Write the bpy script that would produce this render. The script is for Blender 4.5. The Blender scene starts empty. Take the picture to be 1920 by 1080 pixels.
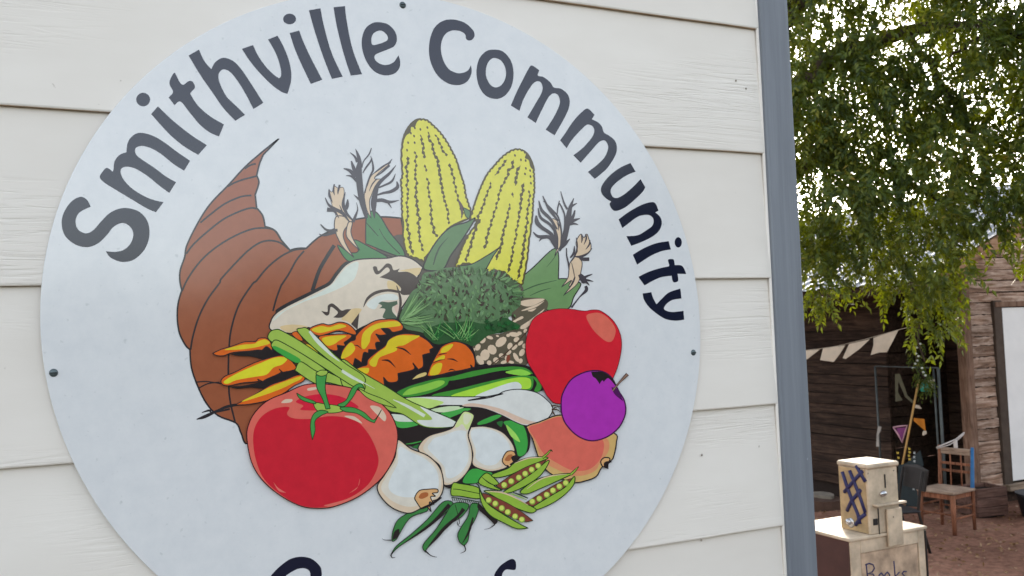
import bpy, bmesh, math, random
import numpy as np
from mathutils import Vector, Matrix
from mathutils.geometry import tessellate_polygon
random.seed(7); rng = np.random.default_rng(7)
scene = bpy.context.scene
COL = scene.collection

# ------------------------------------------------------------------ camera
H = 2.25                       # lens height above the ground
EXPO = 0.27                    # exposure of one clapboard course in metres
FPX = 1680.06                  # focal length in photo pixels (1920 wide)
YAW, PITCH, ROLL = 0.430475, 0.0513381, 0.0371619
CU, CV, CD = -0.940745, 0.383650, 5.605007
YW = CD * EXPO                 # distance from the camera to the clapboard faces

def rot(yaw, pitch, roll):
    cy, sy, cp, sp, cr, sr = math.cos(yaw), math.sin(yaw), math.cos(pitch), math.sin(pitch), math.cos(roll), math.sin(roll)
    return Matrix(((cy,0,sy),(0,1,0),(-sy,0,cy))) @ Matrix(((1,0,0),(0,cp,-sp),(0,sp,cp))) @ Matrix(((cr,-sr,0),(sr,cr,0),(0,0,1)))
M3 = rot(YAW, PITCH, ROLL)
def w2b(v): return Vector((v.x, v.z, -v.y))
ax, ay, az_ = (w2b(M3.col[i]) for i in range(3))
CAM = Vector((0, 0, H))
cam_d = bpy.data.cameras.new('camera'); cam = bpy.data.objects.new('camera', cam_d); COL.objects.link(cam)
cm = Matrix((ax, -ay, -az_)).transposed().to_4x4(); cm.translation = CAM
cam.matrix_world = cm
cam_d.sensor_width = 36; cam_d.lens = 36 * FPX / 1920
cam_d.clip_start = 0.02; cam_d.clip_end = 600
cam_d.dof.use_dof = True; cam_d.dof.focus_distance = 1.75; cam_d.dof.aperture_fstop = cam_d.lens / 1000 / 0.0024
scene.camera = cam

# ------------------------------------------------------------------ light
SUN_EL, SUN_AZ = math.radians(16), math.radians(38)      # azimuth from +Y towards +X
world = bpy.data.worlds.new('World'); scene.world = world; world.use_nodes = True
nt = world.node_tree; bg = nt.nodes['Background']
sky = nt.nodes.new('ShaderNodeTexSky'); sky.sky_type = 'NISHITA'; sky.sun_disc = False
sky.sun_elevation = SUN_EL; sky.sun_rotation = SUN_AZ
sky.air_density = 1.0; sky.dust_density = 1.6; sky.ozone_density = 1.0
hsv = nt.nodes.new('ShaderNodeHueSaturation'); hsv.inputs['Saturation'].default_value = 0.40
nt.links.new(sky.outputs[0], hsv.inputs['Color']); nt.links.new(hsv.outputs[0], bg.inputs['Color'])
bg.inputs['Strength'].default_value = 0.15
sun_d = bpy.data.lights.new('sun', 'SUN'); sun = bpy.data.objects.new('sun', sun_d); COL.objects.link(sun)
sun_d.energy = 1.2; sun_d.angle = math.radians(10); sun_d.color = (1, .86, .68)
sd = Vector((math.sin(SUN_AZ)*math.cos(SUN_EL), math.cos(SUN_AZ)*math.cos(SUN_EL), math.sin(SUN_EL)))
sun.rotation_euler = sd.to_track_quat('Z', 'Y').to_euler(); sun.location = (0, 0, 12)
vs = scene.view_settings; vs.view_transform = 'Standard'; vs.look = 'None'; vs.gamma = 1; vs.exposure = 2.0
vs.use_curve_mapping = False
scene.render.engine = 'CYCLES'

# ------------------------------------------------------------------ helpers
def ray(px, py):
    return (ax * ((px-960)/FPX) + ay * ((py-540)/FPX) + az_)
def at_Y(px, py, Y): d = ray(px, py); return CAM + d * (Y / d.y)
def at_X(px, py, X): d = ray(px, py); return CAM + d * (X / d.x)
def at_Z(px, py, Z): d = ray(px, py); return CAM + d * ((Z - H) / d.z)
def at_D(px, py, D): return CAM + ray(px, py) * D
def terrain(x, y):
    t = min(max((y - 7.9) / 2.6, 0), 1)
    return -0.32 * t*t*(3-2*t)

def tag(o, label=None, cat=None, group=None, kind=None):
    if label: o['label'] = label
    if cat: o['category'] = cat
    if group: o['group'] = group
    if kind: o['kind'] = kind
    return o
def empty(name, loc, rz=0.0, **k):
    o = bpy.data.objects.new(name, None); COL.objects.link(o); o.location = loc; o.rotation_euler = (0, 0, rz)
    o.empty_display_size = 0.1
    o['_m'] = 1; del o['_m']
    return tag(o, **k)
def world_mat(o):
    m = Matrix.Translation(o.location) @ o.rotation_euler.to_matrix().to_4x4()
    return world_mat(o.parent) @ m if o.parent else m
def link(name, me, parent=None, **k):
    o = bpy.data.objects.new(name, me); COL.objects.link(o)
    if parent is not None: o.parent = parent
    return tag(o, **k)
def to_local(o, p):
    return world_mat(o).inverted() @ p

class MB:
    """collects simple shapes, then links them as one mesh object"""
    def __init__(s): s.bm = bmesh.new()
    def box(s, lo, hi, bevel=0.0, mat=None, mi=0):
        r = bmesh.ops.create_cube(s.bm, size=1)
        vv = r['verts']
        for v in vv:
            v.co = Vector((lo[i] + (v.co[i]+.5)*(hi[i]-lo[i]) for i in range(3)))
        if bevel:
            ee = list({e for v in vv for e in v.link_edges})
            rb = bmesh.ops.bevel(s.bm, geom=ee, offset=bevel, segments=1, affect='EDGES', profile=.5)
            vv = list({v for f in rb['faces'] for v in f.verts} | {v for v in vv if v.is_valid})
        if mat is not None:
            bmesh.ops.transform(s.bm, matrix=mat, verts=vv)
        for f in {f for v in vv for f in v.link_faces}: f.material_index = mi
        return s
    def tube(s, pts, r, n=8, cap=True, mi=0):
        pts = [Vector(p) for p in pts]
        rr = r if isinstance(r, (list, tuple)) else [r]*len(pts)
        rings = []
        up = Vector((0, 0, 1)); prev = None
        for i, p in enumerate(pts):
            t = (pts[min(i+1, len(pts)-1)] - pts[max(i-1, 0)]).normalized()
            a = (prev - t*prev.dot(t)) if prev is not None else t.cross(up if abs(t.z) < .9 else Vector((1, 0, 0)))
            a.normalize(); prev = a; b = t.cross(a)
            rings.append([s.bm.verts.new(p + (a*math.cos(q) + b*math.sin(q))*rr[i]) for q in [2*math.pi*k/n for k in range(n)]])
        for A, B in zip(rings, rings[1:]):
            for k in range(n):
                f = s.bm.faces.new((A[k], A[(k+1) % n], B[(k+1) % n], B[k])); f.smooth = True; f.material_index = mi
        if cap:
            s.bm.faces.new(rings[0][::-1]).material_index = mi; s.bm.faces.new(rings[-1]).material_index = mi
        return s
    def ball(s, c, r, sc=(1, 1, 1), u=12, v=8, mi=0):
        res = bmesh.ops.create_uvsphere(s.bm, u_segments=u, v_segments=v, radius=r)
        for w in res['verts']: w.co = Vector((w.co.x*sc[0]+c[0], w.co.y*sc[1]+c[1], w.co.z*sc[2]+c[2]))
        for f in {f for w in res['verts'] for f in w.link_faces}: f.smooth = True; f.material_index = mi
        return s
    def quad(s, pts, mi=0):
        f = s.bm.faces.new([s.bm.verts.new(p) for p in pts]); f.material_index = mi
        return s
    def slab(s, pts, n, th, mi=0):
        """flat polygon pts extruded by th along n"""
        n = Vector(n); a = [s.bm.verts.new(Vector(p)) for p in pts]; b = [s.bm.verts.new(Vector(p) + n*th) for p in pts]
        s.bm.faces.new(a).material_index = mi; s.bm.faces.new(b[::-1]).material_index = mi
        for i in range(len(a)):
            j = (i+1) % len(a); s.bm.faces.new((a[i], a[j], b[j], b[i])).material_index = mi
        return s
    def build(s, name, mats, parent=None, world=False, **k):
        me = bpy.data.meshes.new(name)
        bmesh.ops.recalc_face_normals(s.bm, faces=s.bm.faces)
        if world and parent is not None:
            bmesh.ops.transform(s.bm, matrix=world_mat(parent).inverted(), verts=s.bm.verts)
        s.bm.to_mesh(me); s.bm.free()
        for m in (mats if isinstance(mats, (list, tuple)) else [mats]): me.materials.append(m)
        return link(name, me, parent, **k)

# ------------------------------------------------------------------ materials
def lin(c):
    c /= 255
    return c/12.92 if c <= .04045 else ((c+.055)/1.055)**2.4
def rgb(r, g, b): return (lin(r), lin(g), lin(b), 1)
def base_mat(name, col, rough=.7, spec=.5, metal=0):
    m = bpy.data.materials.new(name); m.use_nodes = True
    p = m.node_tree.nodes['Principled BSDF']
    p.inputs['Base Color'].default_value = col; p.inputs['Roughness'].default_value = rough
    p.inputs['Specular IOR Level'].default_value = spec; p.inputs['Metallic'].default_value = metal
    return m, m.node_tree, p
def N(t, kind, **k):
    n = t.nodes.new(kind)
    for a, b in k.items(): setattr(n, a, b)
    return n
def noise(t, vec, scale, detail=4, rough=.6, dist=0):
    n = N(t, 'ShaderNodeTexNoise'); n.inputs['Scale'].default_value = scale; n.inputs['Detail'].default_value = detail
    n.inputs['Roughness'].default_value = rough; n.inputs['Distortion'].default_value = dist
    if vec is not None: t.links.new(vec, n.inputs['Vector'])
    return n.outputs['Fac']
def coords(t, scale=(1, 1, 1), obj=True):
    c = N(t, 'ShaderNodeTexCoord'); mp = N(t, 'ShaderNodeMapping'); mp.inputs['Scale'].default_value = scale
    t.links.new(c.outputs['Object'], mp.inputs['Vector']); return mp.outputs['Vector']
def ramp(t, fac, stops):
    r = N(t, 'ShaderNodeValToRGB'); e = r.color_ramp.elements
    while len(e) < len(stops): e.new(.5)
    for i, (p, c) in enumerate(stops): e[i].position = p; e[i].color = c
    t.links.new(fac, r.inputs[0]); return r.outputs['Color']
def mixc(t, fac, a, b, mode='MIX'):
    m = N(t, 'ShaderNodeMix', data_type='RGBA', blend_type=mode)
    for s, v in ((0, fac), (6, a), (7, b)):
        if isinstance(v, (float, int)): m.inputs[s].default_value = v
        elif isinstance(v, tuple): m.inputs[s].default_value = v
        else: t.links.new(v, m.inputs[s])
    return m.outputs[2]
def bump(t, p, h, strength=.3, dist=.01):
    b = N(t, 'ShaderNodeBump'); b.inputs['Strength'].default_value = strength; b.inputs['Distance'].default_value = dist
    t.links.new(h, b.inputs['Height']); t.links.new(b.outputs[0], p.inputs['Normal'])
def mathn(t, op, a, b):
    m = N(t, 'ShaderNodeMath', operation=op)
    for i, v in enumerate((a, b)):
        if isinstance(v, (float, int)): m.inputs[i].default_value = v
        else: t.links.new(v, m.inputs[i])
    return m.outputs[0]

def siding_paint():
    m, t, p = base_mat('cream_siding_paint', rgb(226, 219, 212), .5, .35)
    oi = N(t, 'ShaderNodeObjectInfo')
    off = N(t, 'ShaderNodeVectorMath', operation='ADD')
    sc = N(t, 'ShaderNodeVectorMath', operation='SCALE'); sc.inputs['Scale'].default_value = 37.0
    t.links.new(oi.outputs['Random'], sc.inputs[0])
    c = N(t, 'ShaderNodeTexCoord'); t.links.new(c.outputs['Object'], off.inputs[0]); t.links.new(sc.outputs[0], off.inputs[1])
    def mp(s):
        q = N(t, 'ShaderNodeMapping'); q.inputs['Scale'].default_value = s; t.links.new(off.outputs[0], q.inputs['Vector']); return q.outputs['Vector']
    grain = noise(t, mp((3.2, 1, 62)), 1.0, 5, .55, 1.6)           # pressed cedar grain
    area = noise(t, mp((1.3, 1, 4.2)), 1.0, 2, .5)                # where the grain stands out
    area = ramp(t, area, [(.47, (0, 0, 0, 1)), (.64, (1, 1, 1, 1))])
    g = ramp(t, grain, [(.34, (0, 0, 0, 1)), (.47, (1, 1, 1, 1)), (.55, (1, 1, 1, 1)), (.63, (.2, .2, .2, 1))])
    gm = mixc(t, area, (.75, .75, .75, 1), g)
    fine = noise(t, mp((60, 60, 200)), 1.0, 3)
    hgt = mathn(t, 'ADD', gm, mathn(t, 'MULTIPLY', fine, .1))
    bump(t, p, hgt, .42, .0024)
    dirt = noise(t, mp((2, 2, 5)), 1.0, 4)
    cc = ramp(t, dirt, [(.3, rgb(224, 215, 205)), (.7, rgb(234, 226, 217))])
    spots = noise(t, mp((70, 70, 70)), 1.0, 2, .4)
    cc = mixc(t, ramp(t, spots, [(.78, (0, 0, 0, 1)), (.82, (.55, .55, .55, 1))]), cc, rgb(140, 125, 105))
    t.links.new(cc, p.inputs['Base Color'])
    return m
def grey_paint(name='blue_grey_trim_paint', c=(118, 122, 129)):
    m, t, p = base_mat(name, rgb(*c), .5, .4)
    v = coords(t, (45, 45, 1.6)); n = noise(t, v, 1.0, 5, .65)
    v2 = coords(t, (7, 7, 5)); n2 = noise(t, v2, 1.0, 4)
    a = ramp(t, n, [(.3, rgb(c[0]-11, c[1]-11, c[2]-10)), (.7, rgb(c[0]+10, c[1]+10, c[2]+10))])
    sp = ramp(t, noise(t, coords(t, (30, 30, 18)), 1.0, 3, .5), [(.735, (0, 0, 0, 1)), (.76, (.8, .8, .8, 1))])
    a = mixc(t, sp, a, rgb(188, 192, 196))
    t.links.new(a, p.inputs['Base Color']); bump(t, p, mathn(t, 'ADD', n, n2), .6, .002)
    return m
def wood(name, c1, c2, along='X', scale=1.0, rough=.85, strength=.5, dark=.0, stain=True):
    m, t, p = base_mat(name, rgb(*c1), rough, .2)
    s = {'X': (2.2, 22, 22), 'Y': (22, 2.2, 22), 'Z': (22, 22, 2.2)}[along]
    oi = N(t, 'ShaderNodeObjectInfo'); c = N(t, 'ShaderNodeTexCoord')
    off = N(t, 'ShaderNodeVectorMath', operation='ADD'); sc = N(t, 'ShaderNodeVectorMath', operation='SCALE'); sc.inputs['Scale'].default_value = 23.0
    t.links.new(oi.outputs['Random'], sc.inputs[0]); t.links.new(c.outputs['Object'], off.inputs[0]); t.links.new(sc.outputs[0], off.inputs[1])
    q = N(t, 'ShaderNodeMapping'); q.inputs['Scale'].default_value = tuple(k*scale for k in s); t.links.new(off.outputs[0], q.inputs['Vector'])
    n = noise(t, q.outputs[0], 1.0, 6, .65, .8)
    big = noise(t, off.outputs[0], 3.5*scale, 4, .6)
    a = ramp(t, n, [(.28, rgb(*[k*.55 for k in c1])), (.45, rgb(*c1)), (.68, rgb(*c2))])
    if stain: a = mixc(t, ramp(t, big, [(.38, (.75, .75, .75, 1)), (.62, (0, 0, 0, 1))]), a, mixc(t, .5, a, rgb(*[k*.5 for k in c1])))
    hs = N(t, 'ShaderNodeHueSaturation'); t.links.new(a, hs.inputs['Color'])
    t.links.new(mathn(t, 'ADD', mathn(t, 'MULTIPLY', oi.outputs['Random'], .5), .75), hs.inputs['Value'])
    t.links.new(hs.outputs[0], p.inputs['Base Color']); bump(t, p, n, strength, .006)
    return m
def plain(name, c, rough=.6, spec=.4, metal=0, var=.12, scale=8):
    m, t, p = base_mat(name, rgb(*c), rough, spec, metal)
    n = noise(t, coords(t), scale, 5)
    t.links.new(ramp(t, n, [(.3, rgb(*[k*(1-var) for k in c])), (.7, rgb(*[min(255, k*(1+var*.6)) for k in c]))]), p.inputs['Base Color'])
    bump(t, p, n, .12, .004)
    return m

MATS = {}
WASH = 1.42       # printed inks: display colour -> albedo under this light
def ink(r, g, b):
    k = (r, g, b)
    if k not in MATS:
        cc_ = [lin(x) for x in k]; f_ = min(WASH, .74/max(cc_)); c = [x*f_ for x in cc_]
        m, t, p = base_mat('print_ink', (*c, 1), .13, .6)
        n = noise(t, coords(t), 55, 4, .6)
        d = ramp(t, n, [(.3, (*[x*.93 for x in c], 1)), (.7, (*[min(x*1.05, .85) for x in c], 1))])
        t.links.new(d, p.inputs['Base Color'])
        n2 = noise(t, coords(t), 5, 2, .5); bump(t, p, n2, .05, .01)
        MATS[k] = m
    return MATS[k]
M_SIDING = siding_paint()
M_UNDER = plain('raw_board_edge', (196, 168, 142), .9, .1)
M_TRIM = grey_paint()
M_SHEATH = plain('dark_sheathing', (70, 62, 55), .9, .1)

# ------------------------------------------------------------------ ground
def build_ground():
    bm = bmesh.new()
    xs = sorted(set([-70, -45, -30, -20, -14, -10] + [x*.35-7 for x in range(0, 72)] + [19, 22, 27, 35, 50, 75, 110]))
    ys = sorted(set([-90, -60, -40, -28, -20, -14, -10] + [y*.35-7 for y in range(0, 72)] + [19, 22, 27, 35, 50, 75, 120]))
    vg = [[bm.verts.new((x, y, terrain(x, y) + (random.uniform(-.018, .018) if -8 < x < 18 and -8 < y < 18 else 0))) for x in xs] for y in ys]
    for j in range(len(ys)-1):
        for i in range(len(xs)-1):
            f = bm.faces.new((vg[j][i], vg[j][i+1], vg[j+1][i+1], vg[j+1][i])); f.smooth = True
    me = bpy.data.meshes.new('ground'); bm.to_mesh(me); bm.free()
    m, t, p = base_mat('red_brown_dirt', rgb(120, 85, 65), .95, .15)
    v = coords(t)
    n1 = noise(t, v, 1.1, 5, .6); n2 = noise(t, v, 14, 6, .7); n3 = noise(t, v, 60, 3, .6)
    a = ramp(t, n1, [(.3, rgb(120, 84, 68)), (.55, rgb(150, 108, 89)), (.75, rgb(170, 130, 109))])
    b = ramp(t, n2, [(.35, (.55, .52, .5, 1)), (.6, (1, 1, 1, 1)), (.75, (1.15, 1.12, 1.1, 1))])
    cc = mixc(t, 1.0, a, b, 'MULTIPLY')
    cc = mixc(t, ramp(t, n3, [(.66, (0, 0, 0, 1)), (.72, (.7, .7, .7, 1))]), cc, rgb(70, 48, 36))
    t.links.new(cc, p.inputs['Base Color']); bump(t, p, mathn(t, 'ADD', n2, mathn(t, 'MULTIPLY', n3, .5)), .7, .03)
    me.materials.append(m)
    link('ground', me, kind='structure')
build_ground()
def build_added_lawn():  # unseen dark sheet, added so the lower sign mirrors less light
    bm = bmesh.new(); n = 40; rows = []
    for i in range(n+1):
        x = -60 + 120*i/n
        rows.append([bm.verts.new((x, y, .024)) for y in (-80, -30, -12, -5, -1.5, .95 + .15*math.sin(i*1.7))])
    for a, b in zip(rows, rows[1:]):
        for k in range(5): bm.faces.new((a[k], b[k], b[k+1], a[k+1]))
    me = bpy.data.meshes.new('added_dark_lawn'); bm.to_mesh(me); bm.free()
    m, t, p = base_mat('reflection_darkening_grass', rgb(80, 74, 52), .9, .15)
    a = ramp(t, noise(t, coords(t), 3, 6, .7), [(.3, rgb(70, 62, 44)), (.7, rgb(96, 86, 62))]); t.links.new(a, p.inputs['Base Color'])
    bump(t, p, noise(t, coords(t), 60, 4, .7), .8, .03); me.materials.append(m); link('added_dark_lawn', me, kind='structure')
build_added_lawn()

# ------------------------------------------------------------------ clapboard building
SEAM_V = [-2.00474, -.98683, .015237, 1.01200, 1.96433]
def vz(v): return H - (v - CV) * EXPO
seams = [vz(v) for v in SEAM_V]                      # lower edges of courses, top to bottom
while seams[0] < 3.4: seams.insert(0, seams[0] + .272)
while seams[-1] > .5: seams.append(seams[-1] - .266)
TX0 = (3.909757 - CU) * EXPO                         # left edge of the corner trim
YT = YW - .009
TX1 = at_Y(1477.5, 0, YT).x
LEFT = -3.4
bld = empty('clapboard_building', (TX1, YW + .03, 0), label='cream clapboard building with grey corner trim, carrying the round sign', cat='building')
def board(zb, zt, top):
    n = 46; x1 = TX0 - .002
    sl = .0096 / (zt - zb)                           # lean of the board face
    bm = bmesh.new(); rows = []
    for i in range(n+1):
        x = LEFT + (x1-LEFT)*i/n
        j = random.uniform(-.0007, .0007)
        zb_, ztop = zb + j, zt + .03
        pr = [(YW+.0008, zb_+.0012), (YW+.0002, zb_+.003), (YW + sl*(ztop-zb_), ztop), (YW + .0085 + sl*(ztop-zb_), ztop), (YW+.0087, zb_+.0003), (YW+.0018, zb_)]
        rows.append([bm.verts.new((x, y, z)) for y, z in pr])
    for a, b in zip(rows, rows[1:]):
        for k in range(6):
            f = bm.faces.new((a[k], b[k], b[(k+1) % 6], a[(k+1) % 6])); f.material_index = 1 if k in (4, 3) else 0
    bm.faces.new(rows[0]); bm.faces.new(rows[-1][::-1])
    bmesh.ops.recalc_face_normals(bm, faces=bm.faces)
    bmesh.ops.transform(bm, matrix=Matrix.Translation(-bld.location), verts=bm.verts)
    me = bpy.data.meshes.new('siding_board'); bm.to_mesh(me); bm.free(); me.materials.append(M_SIDING); me.materials.append(M_UNDER)
    link('siding_board', me, bld)
for a, b in zip(seams[1:], seams[:-1]): board(a, b, False)
ZT = seams[0]
MB().box((LEFT, YW+.034, .12), (TX0, YW+.12, ZT)).build('wall_sheathing', M_SHEATH, bld, True)
# corner trim: front board, side board round the corner
def trim_board(lo, hi, nm, nseg=26):
    bm = bmesh.new(); rows = []
    for i in range(nseg+1):
        z = lo[2] + (hi[2]-lo[2])*i/nseg
        j = [random.uniform(-.0006, .0006) for _ in range(4)]; b = .0035
        pr = [(lo[0]+b+j[0], lo[1]), (hi[0]-b+j[1], lo[1]), (hi[0]+j[1], lo[1]+b), (hi[0], hi[1]), (lo[0], hi[1]), (lo[0]+j[0], lo[1]+b)]
        rows.append([bm.verts.new((x, y, z)) for x, y in pr])
    for a, c in zip(rows, rows[1:]):
        for k in range(6): bm.faces.new((a[k], a[(k+1) % 6], c[(k+1) % 6], c[k]))
    bm.faces.new(rows[0][::-1]); bm.faces.new(rows[-1])
    bmesh.ops.recalc_face_normals(bm, faces=bm.faces)
    bmesh.ops.transform(bm, matrix=Matrix.Translation(-bld.location), verts=bm.verts)
    me = bpy.data.meshes.new(nm); bm.to_mesh(me); bm.free(); me.materials.append(M_TRIM); link(nm, me, bld)
trim_board((TX0, YT, .1), (TX1, YT+.026, ZT), 'corner_trim')
MB().tube([(TX0-.0015, YW+.004, .2), (TX0-.0015, YW+.004, ZT)], .004, 6).build('caulk_bead', M_SIDING, bld, True)
trim_board((TX1-.024, YT+.028, .1), (TX1-.002, YT+.10, ZT), 'corner_trim')
MB().box((TX1-.045, YT+.103, .1), (TX1-.012, YW+1.95, ZT)).build('side_wall', M_SIDING, bld, True)
MB().box((LEFT, YW+1.9, .1), (TX1-.05, YW+1.98, ZT)).build('back_wall', M_SIDING, bld, True)
MB().box((LEFT, YW+.125, .1), (LEFT+.04, YW+1.89, ZT)).build('end_wall', M_SIDING, bld, True)
MB().slab([(LEFT-.15, YW-.12, ZT+.02), (TX1+.12, YW-.12, ZT+.02), (TX1+.12, YW+2.1, ZT+.35), (LEFT-.15, YW+2.1, ZT+.35)], (0, 0, 1), .05).build('roof', plain('grey_metal_roofing', (150, 152, 155), .45, .5), bld, True)
MB().box((LEFT, YW+.03, -.05), (TX1-.02, YW+1.9, .1)).build('foundation', plain('concrete_block', (130, 126, 120), .9), bld, True)

M_NAIL = plain('dull_nail', (158, 148, 134), .6, .4)
for px, py in ((1376, 26), (1380, 151), (1399, 166), (1213, 1001), (1315, 1013), (1316, 853)):
    q = at_Y(px, py, YW + .004)
    MB().ball((q.x, q.y, q.z), .0023, (1, .6, 1), 8, 6).build('nail_head', M_NAIL, bld, True)
# ------------------------------------------------------------------ sign
SY = YW - .0045                                       # front of the sign face
def S(px, py): return at_Y(px, py, SY)
edge_px = [(82,509),(76.7,540),(75,589),(75.5,644),(81,695.5),(91,733),(105.5,780),(143,873),(179,941),(214,988),(253,1035.5),(298.6,1080),(213,206.5),(240.7,172),(292.6,124),(153.7,292.6),(465,25),(507,9),(525,4.6),(896,21),(837.5,4),(1031,90),(1077,125),(1116,161),(1196.7,258),(1210.5,273.6),(1304.4,521.5),(1310.4,577.8),(1311,622),(1310,684),(1303,761.5),(1209,993),(1178.4,1027.8),(1132.5,1080)]
ep = np.array([(S(*p).x, S(*p).z) for p in edge_px])
A_ = np.c_[ep[:, 0]**2, ep[:, 0]*ep[:, 1], ep[:, 1]**2, ep[:, 0], ep[:, 1]]
A_ = ep - ep.mean(0)
q_ = np.linalg.lstsq(np.c_[A_[:, 0]**2, A_[:, 0]*A_[:, 1], A_[:, 1]**2, A_], np.ones(len(A_)), rcond=None)[0]
Mq = np.array([[q_[0], q_[1]/2], [q_[1]/2, q_[2]]]); ctr = np.linalg.solve(2*Mq, -q_[3:]); kq = 1 + ctr @ Mq @ ctr; Mq = Mq/kq
ctr = ctr + ep.mean(0)
dd = ep - ctr; th_ = np.arctan2(dd[:, 1], dd[:, 0]); rad = np.hypot(dd[:, 0], dd[:, 1])
re_ = 1/np.sqrt(np.einsum('i,ij,j->', np.array([1, 0]), Mq, np.array([1, 0]))) if False else None
def ell_r(t):
    v = np.array([np.cos(t), np.sin(t)]); return 1/np.sqrt(v @ Mq @ v)
resid = rad - np.array([ell_r(t) for t in th_])
F = np.c_[[np.cos(3*th_), np.sin(3*th_), np.cos(4*th_), np.sin(4*th_)]].T
cf = np.linalg.solve(F.T @ F + 3*np.eye(4), F.T @ resid)
def sign_r(t): return ell_r(t) + cf @ np.array([np.cos(3*t), np.sin(3*t), np.cos(4*t), np.sin(4*t)])
sign = empty('round_sign', (ctr[0], SY, ctr[1]), label='large round white painted sign with a cornucopia and dark lettering on the clapboard wall', cat='sign')
def sign_panel():
    bm = bmesh.new(); n = 180
    fr = []; bk = []; mid = []
    for i in range(n):
        t = 2*math.pi*i/n; r = sign_r(t); c, s_ = math.cos(t), math.sin(t)
        fr.append(bm.verts.new((c*(r-.0006), 0, s_*(r-.0006)))); mid.append(bm.verts.new((c*r, .0006, s_*r))); bk.append(bm.verts.new((c*r, .0035, s_*r)))
    bm.faces.new(fr)
    for i in range(n):
        j = (i+1) % n
        bm.faces.new((fr[i], fr[j], mid[j], mid[i])); bm.faces.new((mid[i], mid[j], bk[j], bk[i]))
    bm.faces.new(bk[::-1]); bmesh.ops.recalc_face_normals(bm, faces=bm.faces)
    me = bpy.data.meshes.new('panel'); bm.to_mesh(me); bm.free()
    m, t, p = base_mat('white_sign_face', rgb(222, 221, 221), .13, .55)
    v = coords(t)
    d = ramp(t, noise(t, v, 26, 6, .7), [(.3, rgb(216, 216, 217)), (.62, rgb(224, 223, 223))])
    sp = ramp(t, noise(t, v, 90, 3, .5), [(.66, (0, 0, 0, 1)), (.76, (.5, .5, .5, 1))])
    d = mixc(t, sp, d, rgb(180, 182, 182))
    t.links.new(d, p.inputs['Base Color'])
    bump(t, p, noise(t, v, 5, 2, .5), .05, .01)
    me.materials.append(m)
    return link('panel', me, sign)
sign_panel()

LV = [0]; DZ = .000005
def cat_rom(pts, closed=True, k=5):
    """pts: list of (x, y, corner) -> dense polyline; corners stay sharp"""
    n = len(pts); out = []
    rng_ = range(n if closed else n-1)
    for i in rng_:
        p1, p2 = pts[i], pts[(i+1) % n]
        p0 = pts[i-1] if (closed or i > 0) else p1
        p3 = pts[(i+2) % n] if (closed or i+2 < n) else p2
        if p1[2]: p0 = p1
        if p2[2]: p3 = p2
        for s in range(k):
            t = s/k; t2 = t*t; t3 = t2*t
            row = []
            for a in range(len(p1)):
                if a == 2: row.append(0); continue
                row.append(.5*((2*p1[a]) + (-p0[a]+p2[a])*t + (2*p0[a]-5*p1[a]+4*p2[a]-p3[a])*t2 + (-p0[a]+3*p1[a]-3*p2[a]+p3[a])*t3))
            out.append(tuple(row))
    if not closed: out.append(pts[-1])
    return out
BLK = {'A': (80, 0, 3.6), 'B': (80, 250, 3.6), 'C': (440, 0, 4.8), 'D': (780, 0, 3.6), 'M': (1040, 190, 5.143), 'N': (1110, 360, 4.32), 'G': (480, 1000, 3.4286),
       'H1': (320, 240, 3.6), 'H2': (320, 500, 3.6), 'K': (580, 240, 3.6), 'L1': (740, 215, 7.2), 'L2': (740, 355, 7.2), 'R1': (870, 270, 7.2), 'R2': (850, 410, 6.353),
       'HL': (600, 270, 6.75), 'HR': (980, 350, 4.5), 'Q': (480, 460, 4.5), 'Gr': (720, 460, 4.5), 'Ca': (380, 570, 4.6957), 'Cb': (640, 580, 4.909),
       'Ap': (860, 560, 3.857), 'To': (440, 680, 3.857), 'On': (680, 760, 3.7241), 'Pe': (860, 780, 4.6957), 'S': (0, 0, 1)}
def P(blk, txt):
    """'x,y x,y* ...' in a tracing block -> artwork coordinates; * marks a sharp corner, third number a stroke width"""
    ox, oy, s = BLK[blk]; out = []
    for w in txt.split():
        if w.startswith('@'):
            ox, oy, s = BLK[w[1:]]; continue
        c = w.endswith('*'); f = w.rstrip('*').split(',')
        q = [ox + float(f[0])/s, oy + float(f[1])/s, c]
        if len(f) > 2: q.append(float(f[2])/s)
        out.append(tuple(q))
    return out
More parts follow.
